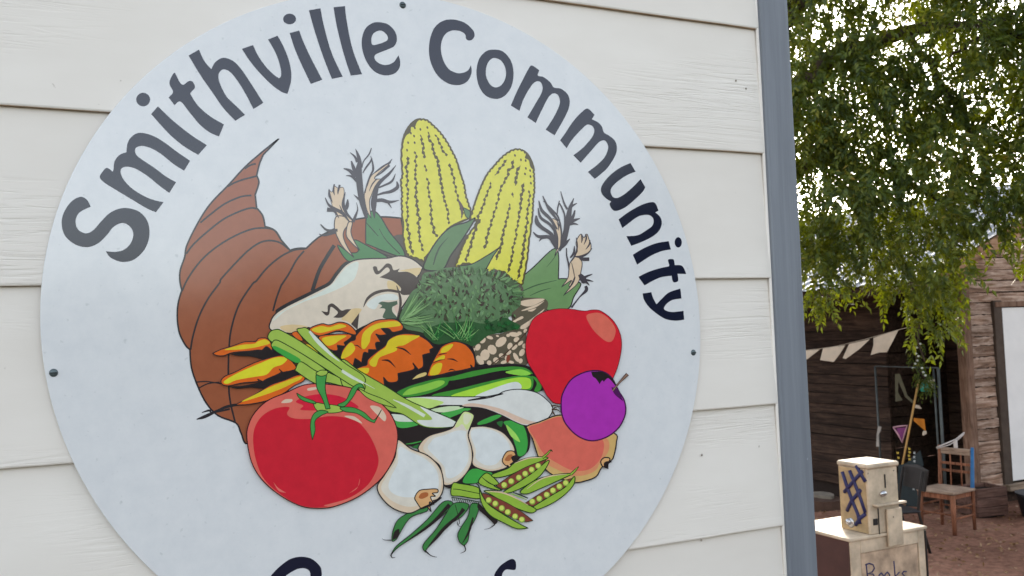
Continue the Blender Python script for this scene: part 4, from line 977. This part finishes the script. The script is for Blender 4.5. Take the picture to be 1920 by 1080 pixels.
strokes('painted_hash', [[(268, 200), (300, 300), (350, 440), (400, 560), (418, 640)], [(330, 190), (370, 290), (420, 420), (462, 545)], [(385, 150), (420, 210), (462, 285)],
    [(285, 372), (330, 320), (390, 250), (440, 195)], [(308, 530), (350, 440), (405, 380), (425, 352)], [(380, 650), (420, 590), (465, 555)]], .011, s8, cb, M_BLUE)
p = c8(612, 385); MB().ball((p.x, p.y, p.z), .022, (1.25, .7, .8)).build('coin_return_knob', M_CHROME, cb, True)
p = s8(325, 622); MB().ball((p.x-.004, p.y, p.z), .020, (.8, 1, 1)).ball((p.x+.0005, p.y-.012, p.z-.004), .028, (.25, 1, 1)).build('side_knob', M_CHROME, cb, True)
p = c8(628, 275); MB().box((p.x-.004, p.y-.002, p.z-.04), (p.x+.003, p.y+.004, p.z+.035)).build('coin_slot', M_BLACK, cb, True)
a_, b_ = c8(525, 488), c8(775, 478)
MB().box((a_.x, BY-.040, a_.z-.004), (b_.x, BY-.0045, a_.z+.008), .003).build('ledge', M_CREAM, cb, True)
a_, b_ = c8(622, 510), c8(722, 815)
MB().box((a_.x, BY-.028, b_.z), (CX1-.004, BY-.0125, a_.z-.002), .004).build('coin_chute', M_CREAM, cb, True)
a_, b_ = c8(528, 600), c8(566, 648); MB().box((a_.x, BY-.009, b_.z), (b_.x, BY-.0045, a_.z)).build('return_slot', M_BLACK, cb, True)
a_, b_ = c8(566, 510), c8(580, 735); MB().box((a_.x, BY-.012, b_.z), (b_.x, BY-.0045, a_.z)).build('seam_strip', M_BLACK, cb, True)
for x, y in ((485, 215), (700, 190), (672, 575), (668, 520)):
    p = c8(x, y); MB().ball((p.x, p.y if x != 672 else BY-.029, p.z), .0045, (1, .5, 1), 8, 6).build('rivet', plain('rivet_grey', (120, 110, 100), .5, .5), cb, True)

# ------------------------------------------------------------------ wooden chair with one blue post
W_CH = wood('worn_chair_wood', (132, 84, 62), (166, 112, 84), 'Z', 2)
W_SEAT = wood('pale_chair_seat', (158, 132, 112), (184, 160, 140), 'X', 2)
M_POSTB = plain('blue_chair_paint', (40, 100, 150), .5, .4, 0, .12, 12)
gf, gb = at_Z(1784, 1006, 0), at_Z(1831, 993, 0)
fwd = (gf-gb); fwd.z = 0; fwd.normalize()
rzc = math.atan2(fwd.x, -fwd.y)                       # local -Y is the chair's front
lft = Vector((-fwd.y, fwd.x, 0))
ch = empty('wooden_chair', gb + fwd*.20 + lft*-.19, rzc, label='worn wooden chair with one bright blue back post in front of the shed', cat='chair')
SH = .44
MB().box((-.21, -.22, SH-.03), (.21, .2, SH), .008).build('seat', W_SEAT, ch)
MB().box((-.17, -.19, SH-.085), (.17, .17, SH-.032)).build('seat_frame', W_CH, ch)
for sx in (-1, 1):
    MB().tube([(sx*.18, -.19, SH-.034), (sx*.185, -.2, 0)], [.029, .022], 8).build('front_leg', W_CH, ch)
    mb = MB().tube([(sx*.18, .185, 0), (sx*.18, .19, SH), (sx*.185, .225, .86)], [.018, .021, .017], 8)
    o = mb.build('back_post', W_CH if sx == -1 else [W_CH, M_POSTB], ch)
    if sx == 1:
        for f in o.data.polygons:
            if f.center.z > SH: f.material_index = 1
        tag(o, 'back post painted bright blue above the seat')
    for zz in (.16, .27): MB().tube([(sx*.182, -.18, zz), (sx*.18, .18, zz)], .010, 6).build('stretcher', W_CH, ch)
for yy, zz in ((-.19, .2), (.185, .22)): MB().tube([(-.17, yy, zz), (.17, yy, zz)], .010, 6).build('stretcher', W_CH, ch)
MB().box((-.168, .208, .77), (.165, .226, .84), .004).build('back_rail', W_SEAT, ch)
for zz in (.58, .66): MB().box((-.16, .2, zz), (.16, .214, zz+.028), .003).build('back_rail', W_CH, ch)
for xx in (-.06, .06): MB().tube([(xx, .2, SH), (xx, .21, .77)], .008, 6).build('spindle', W_CH, ch)
# white forked branch hung over the chair back
def path3(pts, X=None, Y=None): return [at_Y(x, y, Y) if Y else at_X(x, y, X) for x, y in pts]
YB = SYF - .4
mb = MB().tube(path3([(1756, 839), (1775, 831), (1792, 824), (1808, 811)], Y=YB), .008, 6).tube(path3([(1757, 841), (1780, 834), (1797, 824), (1807, 814)], Y=YB), .006, 6)
mb.tube(path3([(1791, 825), (1792, 838), (1791, 850)], Y=YB), .022, 6)
mb.build('bleached_branch', plain('bleached_wood', (196, 184, 176), .8, .2), label='bleached forked branch hung behind the wooden chair back', cat='branch')

# ------------------------------------------------------------------ dark metal chair
M_GUN = plain('dark_grey_metal', (46, 40, 37), .6, .3, .2)
g1 = at_Z(1745, 1040, 0)
mc = empty('metal_chair', g1, math.radians(-18), label='dark metal chair standing behind the coin box, turned sideways', cat='chair')
def zat(px, py): return at_Y(px, py, g1.y).z
MB().box((-.50, -.02, .40), (-.08, .36, .425), .01).build('seat', M_BLACK, mc)
for yy in (0, .34):
    MB().tube([(0, yy, 0), (-.05, yy, .2), (-.10, yy, .42), (-.07, yy, .62), (-.03, yy, .79)], .014, 8).build('back_leg', M_GUN, mc)
    MB().tube([(-.50, yy, 0), (-.48, yy, .398)], .014, 8).build('front_leg', M_GUN, mc)
MB().slab([(-.035, -.02, .60), (-.035, .36, .60), (.0, .38, .80), (.012, .17, .83), (.0, -.04, .80)], (1, 0, 0), .014).build('backrest', M_GUN, mc)

# ------------------------------------------------------------------ planter, tub, slabs
W_PL = wood('planter_wood', (98, 70, 60), (124, 94, 82), 'X', 1.5)
gp = at_Z(1836, 974, 0); gq = at_Z(1892, 968, 0)
pw = (gq-gp).length
pl = empty('planter_box', gp, math.atan2(gq.y-gp.y, gq.x-gp.x), label='low brown plank planter box on the dirt below the white door', cat='planter')
for i in range(3):
    MB().box((0, 0, .02+i*.105), (pw, .03, .12+i*.105), .005).build('plank', W_PL, pl)
    MB().box((.03, .3, .02+i*.105), (pw-.03, .33, .12+i*.105), .005).build('plank', W_PL, pl)
    MB().box((0, .031, .02+i*.105), (.03, .33, .12+i*.105), .005).build('plank', W_PL, pl)
    MB().box((pw-.03, .031, .02+i*.105), (pw, .33, .12+i*.105), .005).build('plank', W_PL, pl)
MB().box((.031, .031, .0), (pw-.031, .299, .29)).build('soil', W_DARK, pl)
gt = at_Z(1918, 978, 0)
tb = empty('black_tub', gt + Vector((.34, .0, 0)), label='black plastic tub on the ground at the right edge below the door sill', cat='tub')
MB().tube([(0, 0, 0), (0, 0, .02), (0, 0, .24), (0, 0, .26)], [.2, .21, .25, .262], 20).build('bucket', M_BLACK, tb)
MB().tube([(0, 0, .261), (0, 0, .275)], [.268, .268], 20).build('lid', plain('black_lid', (28, 30, 36), .5), tb)
for i, (px, py, w, h) in enumerate(((1542, 945, .27, .05), (1552, 958, .50, .14))):
    g = at_Z(px, py, terrain(9, 9.4)+(.19 if i == 0 else .14)); zb = terrain(g.x, g.y) + (.142 if i == 0 else -.005)
    pts = [(w*.5*math.cos(t)*random.uniform(.85, 1.1), .2*math.sin(t)*random.uniform(.85, 1.1), 0) for t in [k*math.pi/5 for k in range(10)]]
    o = MB().slab(pts, (0, 0, 1), h).build('flat_stone', plain('pale_stone' if i == 0 else 'brown_stone', (128, 118, 106) if i == 0 else (84, 64, 54), .9, .2),
                 label=('pale flat stone on top of the brown one by the shed foot' if i == 0 else 'wide brown stone lying under the pale flat stone by the shed'), cat='stone')
    o.location = (g.x, g.y, zb)

# ------------------------------------------------------------------ bunting
XB = EAVE_X + .12
M_FLAG = plain('faded_cream_cloth', (206, 190, 170), .9, .1, 0, .06, 6)
f0 = at_X(1480, 668, XB)
bt = empty('bunting', f0, label='string of faded cream flags hung under the shed eave', cat='bunting')
line = [(1470, 664), (1510, 657), (1536, 654), (1570, 649), (1630, 634), (1690, 617), (1720, 610)]
MB().tube([at_X(x, y, XB) for x, y in line], .003, 6).build('string', M_FLAG, bt, True)
def z5(x, y): return (1480+x/4.155, 580+y/4.155)
for pts in ([(70, 338), (125, 322), (238, 312), (140, 388), (80, 400)], [(262, 306), (435, 280), (395, 345), (345, 410), (240, 395)], [(465, 270), (628, 232), (545, 310), (440, 386), (415, 380)], [(655, 222), (850, 160), (805, 250), (760, 334), (700, 336), (634, 356), (655, 280)]):
    q = [at_X(*z5(x, y), XB - .01*(i > 1)) for i, (x, y) in enumerate(pts)]
    MB().slab(q, (1, 0, 0), .002).build('flag', M_FLAG, bt, True)

# ------------------------------------------------------------------ metal frame and what hangs in the alcove
XF = SX - .12
M_PIPE = plain('grey_pipe', (92, 96, 95), .6, .4, .3)
pa, pb = at_X(1641, 690, XF), at_X(1759, 690, XF-.05)
fr = empty('pipe_frame', (XF, pb.y, terrain(XF, pb.y)), label='thin grey pipe frame standing in the shed porch', cat='frame')
zt = pb.z
MB().tube([(XF, pa.y, terrain(XF, pa.y)), (XF, pa.y, zt)], .013, 8).build('upright', M_PIPE, fr, True)
MB().tube([(XF-.05, pb.y, terrain(XF, pb.y)), (XF-.05, pb.y, zt)], .018, 8).build('upright', M_PIPE, fr, True)
MB().tube([(XF, pb.y+.11, terrain(XF, pb.y)), (XF, pb.y+.11, zt-.02)], .012, 8).build('upright', M_PIPE, fr, True)
MB().tube([(XF, pa.y, zt), (XF-.05, pb.y, zt)], .009, 8).build('top_bar', M_PIPE, fr, True)
XH = SX - .2
def hang(name, pts, th, mat, label, cat, X=XH):
    return MB().slab([at_X(x, y, X) for x, y in pts], (1, 0, 0), th).build(name, mat, label=label, cat=cat)
# broom / pole
a_, b_ = at_X(1723, 712, XH-.1), at_X(1692, 872, XH-.1)
d_ = (b_-a_).normalized(); bb = b_ + d_*((b_.z - .08)/-d_.z if False else .55)
br = empty('broom', bb, label='yellow wooden broom handle leaning in front of the porch', cat='broom')
MB().tube([a_, b_, bb], .013, 8).build('handle', plain('yellow_wood', (196, 150, 88), .6, .3), br, True)
MB().slab([bb+Vector((-.02, -.14, .05)), bb+Vector((-.02, .14, .05)), bb+Vector((-.02, .18, -.12)), bb+Vector((-.02, -.18, -.12))], (1, 0, 0), .04).build('bristles', plain('straw', (150, 122, 72), .9, .1), br, True)
def z7(x, y): return (1640+x/5.4, 680+y/5.4)
pn = empty('triangle_pennant', at_X(*z7(260, 640), XH-.05), label='purple triangle pennant edged in pink, hung point down in the porch', cat='pennant')
MB().slab([at_X(*z7(x, y), XH-.05) for x, y in ((215, 662), (315, 655), (275, 790))], (1, 0, 0), .004).build('cloth', plain('purple_cloth', (126, 62, 112), .8, .2), pn, True)
MB().tube([at_X(*z7(x, y), XH-.055) for x, y in ((190, 655), (240, 645), (330, 635), (305, 715), (280, 808), (240, 730), (190, 655))], .011, 6).build('border', plain('pink_tape', (196, 150, 160), .8, .2), pn, True)
hang('orange_cloth', [z7(*q) for q in ((395, 560), (500, 570), (515, 690), (480, 665), (395, 590))], .006, plain('orange_cloth', (196, 120, 40), .8, .2), 'orange cloth corner hanging right of the broom handle', 'cloth')
hang('cloth_strip', [z7(*q) for q in ((205, 115), (250, 110), (300, 240), (330, 330), (390, 390), (380, 410), (310, 350), (240, 190), (235, 300), (280, 380), (210, 395))], .006, plain('grey_green_cloth', (100, 96, 78), .85, .1), 'grey green cloth strip draped beside the top of the broom', 'cloth')
hang('white_tag', [z7(*q) for q in ((415, 425), (450, 432), (475, 468), (430, 462), (405, 455))], .006, M_FLAG, 'small white tag behind the middle of the broom handle', 'tag')
hang('white_rag', [z7(*q) for q in ((490, 690), (522, 690), (525, 720), (490, 740), (480, 725))], .006, M_FLAG, 'small white rag at the tip of the orange cloth', 'rag')
hang('pale_ribbon', [z7(*q) for q in ((35, 640), (65, 650), (60, 690), (40, 730), (45, 850), (15, 850), (20, 720))], .008, plain('pale_ribbon_cloth', (170, 162, 154), .85, .1), 'pale ribbon knotted to the left upright of the pipe frame', 'ribbon', XF-.03)
p = at_X(1733.5, 726, XH-.08)
bl = empty('wind_bell', p, label='teal glass wind bell hanging from the vine in the porch', cat='wind bell')
MB().tube([p+Vector((0, 0, .06)), p+Vector((0, 0, .045)), p, p+Vector((0, 0, -.05))], [.012, .035, .05, .046], 14).build('bell', plain('teal_glass', (58, 160, 138), .25, .5), bl, True)
MB().tube([p+Vector((0, 0, .06)), p+Vector((0, 0, .22))], .003, 6).build('cord', M_BLACK, bl, True)
hang('paper_tag', [z7(*q) for q in ((530, 180), (605, 168), (605, 190), (585, 195), (585, 272), (560, 272), (562, 198), (530, 200))], .006, M_FLAG, 'cream paper tag hanging right beside the teal bell', 'tag')
# dark painted board
XD = SX - .35
g = at_X(1700, 940, XD)
db = empty('painted_board', g, label='dark board with yellow and white painted marks behind the coin box', cat='board')
MB().slab([at_X(x, y, XD) for x, y in ((1684, 873), (1700, 868), (1724, 845), (1730, 872), (1722, 900), (1720, 972), (1682, 972))], (1, 0, 0), .02).build('panel', plain('dark_green_board', (44, 52, 54), .7, .3), db, True)
def z6(x, y): return (1500+x/3.857, 800+y/3.857)
YM, WM = plain('yellow_marks_paint', (190, 160, 60), .7), plain('white_marks_paint', (176, 178, 176), .7)
for x, y in ((790, 160), (792, 185), (788, 210), (792, 235), (706, 190), (712, 225)):
    MB().slab([at_X(*z6(x+dx, y+dy), XD-.003) for dx, dy in ((-9, -9), (8, -6), (9, 8), (-6, 9))], (1, 0, 0), .002).build('yellow_mark', YM, db, True)
for x, y in ((788, 290), (784, 315), (786, 340), (828, 190), (826, 220), (828, 250), (822, 290), (790, 390), (795, 420), (822, 450)):
    MB().slab([at_X(*z6(x+dx, y+dy), XD-.003) for dx, dy in ((-7, -9), (8, -7), (4, 3), (8, 9), (-8, 7))], (1, 0, 0), .002).build('white_mark', WM, db, True)

# ------------------------------------------------------------------ foliage
def leaf_material(name, stops, trans=.45):
    m = bpy.data.materials.new(name); m.use_nodes = True; t = m.node_tree; t.nodes.clear()
    out = N(t, 'ShaderNodeOutputMaterial'); g = N(t, 'ShaderNodeNewGeometry')
    cl_ = noise(t, coords(t), 2.2, 3, .6)
    c = ramp(t, mathn(t, 'ADD', mathn(t, 'MULTIPLY', g.outputs['Random Per Island'], .62), mathn(t, 'MULTIPLY', mathn(t, 'SUBTRACT', cl_, .22), .72)), stops)
    d = N(t, 'ShaderNodeBsdfPrincipled'); d.inputs['Roughness'].default_value = .5; d.inputs['Specular IOR Level'].default_value = .35
    tr = N(t, 'ShaderNodeBsdfTranslucent'); mx = N(t, 'ShaderNodeMixShader'); mx.inputs[0].default_value = trans
    t.links.new(c, d.inputs['Base Color'])
    br_ = mixc(t, .8, c, rgb(150, 160, 40), 'MIX'); h = N(t, 'ShaderNodeHueSaturation'); h.inputs['Saturation'].default_value = 1.1; h.inputs['Value'].default_value = .8
    t.links.new(br_, h.inputs['Color']); t.links.new(h.outputs[0], tr.inputs['Color'])
    t.links.new(d.outputs[0], mx.inputs[1]); t.links.new(tr.outputs[0], mx.inputs[2]); t.links.new(mx.outputs[0], out.inputs['Surface'])
    return m
M_LEAF = leaf_material('tree_leaf', [(0, rgb(32, 47, 30)), (.35, rgb(54, 72, 34)), (.62, rgb(82, 98, 40)), (.86, rgb(124, 126, 50)), (.96, rgb(158, 120, 56))], .36)
M_FAR = leaf_material('far_leaf', [(0, rgb(36, 52, 30)), (.5, rgb(52, 70, 38)), (1, rgb(76, 92, 50))], .25)
M_BARK = wood('tree_bark', (72, 60, 50), (104, 92, 78), 'Z', .6)
def unit(v): return v / np.maximum(np.linalg.norm(v, axis=-1, keepdims=True), 1e-9)
def leaf_mesh(name, centers, axes, rg, L, W, droop):
    """one small folded leaflet per row: centres = base points, axes = direction"""
    n = len(centers)
    side = unit(np.cross(axes, rg.normal(size=(n, 3))))
    nrm = np.cross(axes, side)
    l = L*rg.uniform(.7, 1.25, (n, 1)); w = W*rg.uniform(.75, 1.25, (n, 1))
    b = centers; tip = b + axes*l + np.array([0, 0, -1])*l*droop
    mid = b + axes*l*.45
    s1 = mid + side*w*.5 + nrm*w*.18; s2 = mid - side*w*.5 + nrm*w*.18
    v = np.stack([b, s1, tip, s2], 1).reshape(-1, 3)
    f = np.arange(n*4).reshape(n, 4)
    f = np.concatenate([f[:, [0, 1, 2]], f[:, [0, 2, 3]]])
    me = bpy.data.meshes.new(name); me.vertices.add(len(v)); me.vertices.foreach_set('co', v.astype(np.float32).ravel())
    me.loops.add(len(f)*3); me.loops.foreach_set('vertex_index', f.astype(np.int32).ravel())
    me.polygons.add(len(f)); me.polygons.foreach_set('loop_start', np.arange(len(f), dtype=np.int32)*3)
    me.polygons.foreach_set('use_smooth', np.zeros(len(f), dtype=bool))
    me.update(calc_edges=True); me.validate()
    return me
def sprays(clusters, rg, per=34, k=13, length=.24, hang=.75):
    """clusters: rows x, y, z, r -> leaflet bases and directions of drooping pinnate sprays"""
    B = []; D = []
    for (x, y, z, r) in clusters:
        n = int(per*(r/.3)**2)
        o = unit(rg.normal(size=(n, 3))); p = np.array([x, y, z]) + o*r*rg.uniform(.15, 1, (n, 1))**.6*np.array([1, 1, .75])
        d = unit(o*.7 + rg.normal(size=(n, 3))*.55 + np.array([0, 0, -hang]))
        sd = unit(np.cross(d, rg.normal(size=(n, 3))))
        ln = length*rg.uniform(.6, 1.2, (n, 1))
        for i in range(k):
            t = (i+1)/k; pos = p + d*ln*t + np.array([0, 0, -1])*ln*.35*t*t
            dd = unit(d + np.array([0, 0, -.6])*t)
            for sg in ((1, -1) if i < k-1 else (0,)):
                B.append(pos); D.append(unit(dd*.55 + sg*sd*.8 + rg.normal(size=(n, 3))*.16 + np.array([0, 0, -.15])))
    return np.concatenate(B), np.concatenate(D)
def limb(mb, pts, r0, r1):
    pts = [Vector(p) for p in pts]; out = []
    for i in range(len(pts)-1):
        for s in range(4):
            q = pts[i].lerp(pts[i+1], s/4); out.append(q + Vector((random.uniform(-1, 1), random.uniform(-1, 1), random.uniform(-1, 1)))*.03*(1 if i+s else 0))
    out.append(pts[-1]); n = len(out)
    return mb.tube(out, [r0+(r1-r0)*i/(n-1) for i in range(n)], 8)
rg = np.random.default_rng(11)
# --- shade tree over the yard; its trunk stands behind the clapboard building
TB = Vector((3.9, 7.2, 0))
tree = empty('shade_tree', TB, label='feathery leaved shade tree hanging over the yard in front of the shed', cat='tree')
tm = MB(); limb(tm, [TB+Vector((0, 0, -.1)), TB+Vector((.1, -.05, 1.2)), TB+Vector((.35, -.1, 2.5)), TB+Vector((.5, -.2, 3.6))], .22, .13); tm.build('trunk', M_BARK, tree, True)
def lb(pts, a, b):
    m = MB(); limb(m, pts, a, b); m.build('limb', M_BARK, tree, True)
crotch = TB + Vector((.42, -.15, 3.0)); top_ = TB + Vector((.5, -.2, 3.55))
lb([crotch, at_D(1500, 160, 7.6), at_D(1560, 110, 7.4), at_D(1700, 60, 7.0), at_D(1900, 30, 6.6)], .12, .03)
lb([top_, at_D(1560, -60, 7.6), at_D(1760, -160, 7.0), at_D(1990, -200, 6.4)], .11, .03)
lb([crotch+Vector((.1, 0, -.2)), at_D(1540, 300, 7.8), at_D(1680, 330, 7.4), at_D(1800, 400, 7.0)], .07, .015)
lb([at_D(1700, 60, 7.0), at_D(1780, 180, 6.9), at_D(1850, 300, 6.8), at_D(1870, 420, 6.7)], .035, .01)
lb([at_D(1990, 70, 6.4), at_D(1900, 62, 6.4), at_D(1830, 72, 6.5), at_D(1780, 110, 6.6)], .03, .008)
lb([at_D(1620, 320, 7.5), at_D(1660, 420, 7.3), at_D(1720, 560, 7.1), at_D(1735, 680, 7.0)], .02, .006)
lb([top_, at_D(1500, -300, 8.2), at_D(1650, -520, 8.0)], .1, .03)
lb([top_, TB+Vector((-.6, .3, 4.6)), TB+Vector((-1.6, .8, 5.4))], .1, .03)
cl = []
def blob(px, py, D, r, n=1, jx=0, jy=0, jd=.3):
    for _ in range(n):
        p = at_D(px+rg.uniform(-jx, jx), py+rg.uniform(-jy, jy), D+rg.uniform(-jd, jd)); cl.append((p.x, p.y, p.z, r*rg.uniform(.8, 1.2)))
# the dense hanging skirt, the airy middle and the upper crown
def low_edge(px): return float(np.interp(px, [1470, 1560, 1620, 1670, 1700, 1725, 1760, 1800, 1825, 1850, 1885, 2100], [580, 588, 560, 545, 600, 665, 640, 540, 480, 465, 515, 500]))
for gx in range(1470, 2080, 52):
    for gy in range(-130, 680, 52):
        px, py = gx + rg.uniform(-30, 30), gy + rg.uniform(-30, 30)
        if py > low_edge(px) - 22 or rg.random() < (.16 if py < 330 else .07): continue
        r0 = min(rg.uniform(.18, .31), max(.07, (low_edge(px) - py)/300))
        if rg.random() < .35: r0 *= .7
        blob(px, py, 7.3 - (px-1500)*.0022 + (.25 if py < 100 else 0), r0, 1, 0, 0, .55)
for i in range(14): blob(rg.uniform(1470, 1560), rg.uniform(-40, 330), rg.uniform(7.2, 8.0), rg.uniform(.14, .24))
for i in range(10): blob(rg.uniform(1500, 2100), rg.uniform(-700, -90), rg.uniform(6, 8.6), .42)
for i in range(5): blob(rg.uniform(1980, 2200), rg.uniform(0, 420), rg.uniform(5.8, 7), .38)
for i in range(24):
    a = rg.uniform(0, 6.28); q = TB + Vector((math.cos(a)*rg.uniform(.4, 2.2)-.6, math.sin(a)*rg.uniform(.4, 2.0)+.6, rg.uniform(3.9, 5.8))); cl.append((q.x, q.y, q.z, .45))
B, D_ = sprays(cl, rg, per=62, k=8, length=.19, hang=.45)
me = leaf_mesh('crown', B - np.array(TB), D_, rg, .052, .025, .12); me.materials.append(M_LEAF); link('crown', me, tree)
# flowering vine hanging by the bell
vt = at_X(1717, 640, XH-.25)
vine = empty('hanging_vine', vt, label='vine with tiny pale flowers hanging into the porch above the teal bell', cat='vine')
vp = [at_X(x, y, XH-.25) for x, y in ((1717, 600), (1716, 640), (1719, 672), (1724, 698), (1736, 712))]
MB().tube(vp, .006, 6).build('stem', M_BARK, vine, True)
vc = [(p.x, p.y, p.z, .055) for p in vp[1:]] + [(p.x, p.y-.05, p.z-.06, .05) for p in vp[2:]]
B, D_ = sprays(vc, rg, per=260, k=6, length=.12)
me = leaf_mesh('leaves', B-np.array(vt), D_, rg, .04, .016, .2); me.materials.append(M_LEAF); link('leaves', me, vine)
fl = MB()
for x, y in [(1714, 645), (1719, 652), (1717, 663), (1720, 676), (1712, 690), (1716, 682), (1731, 698), (1735, 704), (1725, 645), (1722, 668), (1729, 690)]:
    p = at_X(x, y, XH-.36); fl.ball((p.x, p.y, p.z), .016, (1, 1, .8), 6, 4)
fl.build('flowers', plain('pale_petals', (200, 204, 190), .8, .2), vine, True, kind='stuff')

# --- trees on the other side of the yard: they are what the gloss of the sign mirrors
def far_tree(loc, hgt, rad_, seed, label, n=46, L=.16):
    r_ = np.random.default_rng(seed); o = empty('yard_tree', loc, label=label, cat='tree', group='bushy trees around the yard')
    loc = Vector(loc)
    m = MB(); limb(m, [loc+Vector((0, 0, -.1)), loc+Vector((.1, 0, hgt*.3)), loc+Vector((.2, .1, hgt*.75))], .2, .06); m.build('trunk', M_BARK, o, True)
    c = []
    for i in range(n):
        a = r_.uniform(0, 6.28); h = r_.uniform(.22, 1); rr_ = rad_*math.sqrt(max(.05, 1-(abs(h-.55)/.6)**2))*r_.uniform(.2, 1)
        c.append((loc.x+math.cos(a)*rr_, loc.y+math.sin(a)*rr_, loc.z+h*hgt, rad_*.26))
    B, D_ = sprays(c, r_, per=26, k=4, length=.5)
    me = leaf_mesh('crown', B-np.array(loc), D_, r_, L, L*.5, .1); me.materials.append(M_FAR); link('crown', me, o)
far_tree((7.6, -7.2, 0), 4.6, 2.4, 3, 'tall leafy tree across the yard, mirrored in the right of the sign')
for i in range(13):
    a = math.radians(-62 + i*10.5); R_ = 30 + (i % 3)*3
    far_tree((math.sin(a)*R_+.0, -math.cos(a)*R_, 0), 3.4+(i*7 % 5)*.28, 4.0, 20+i, 'low bushy tree in the line on the far side of the yard', 30, .34)

for i, (x, y, h, w) in enumerate(((-9, 27, 5.2, 3.6), (-2, 30, 4.6, 3.8), (4.5, 28, 5.4, 3.4), (10, 31, 5.0, 3.9), (17, 29, 5.6, 3.7), (24, 26, 5.0, 3.6), (29, 20, 5.3, 3.8))):
    far_tree((x, y, terrain(x, y)), h, w, 60+i, 'bushy tree in the row standing behind the old shed', 34, .3)
# ------------------------------------------------------------------ leaf litter and pebbles on the dirt
pts = []
while len(pts) < 5200:
    x, y = rg.uniform(3, 13), rg.uniform(2, 10.5)
    if x > SX-.05 and y > SYF-.06: continue
    pts.append((x, y, terrain(x, y)+.012))
pts = np.array(pts); ax_ = unit(np.c_[rg.normal(size=(len(pts), 2)), rg.uniform(-.1, .35, len(pts))])
me = leaf_mesh('leaf_litter', pts, ax_, rg, .05, .024, 0)
me.materials.append(leaf_material('dry_leaf', [(0, rgb(96, 66, 48)), (.4, rgb(128, 92, 66)), (.8, rgb(156, 122, 92)), (.95, rgb(186, 158, 128))], .05))
link('leaf_litter', me, kind='stuff')
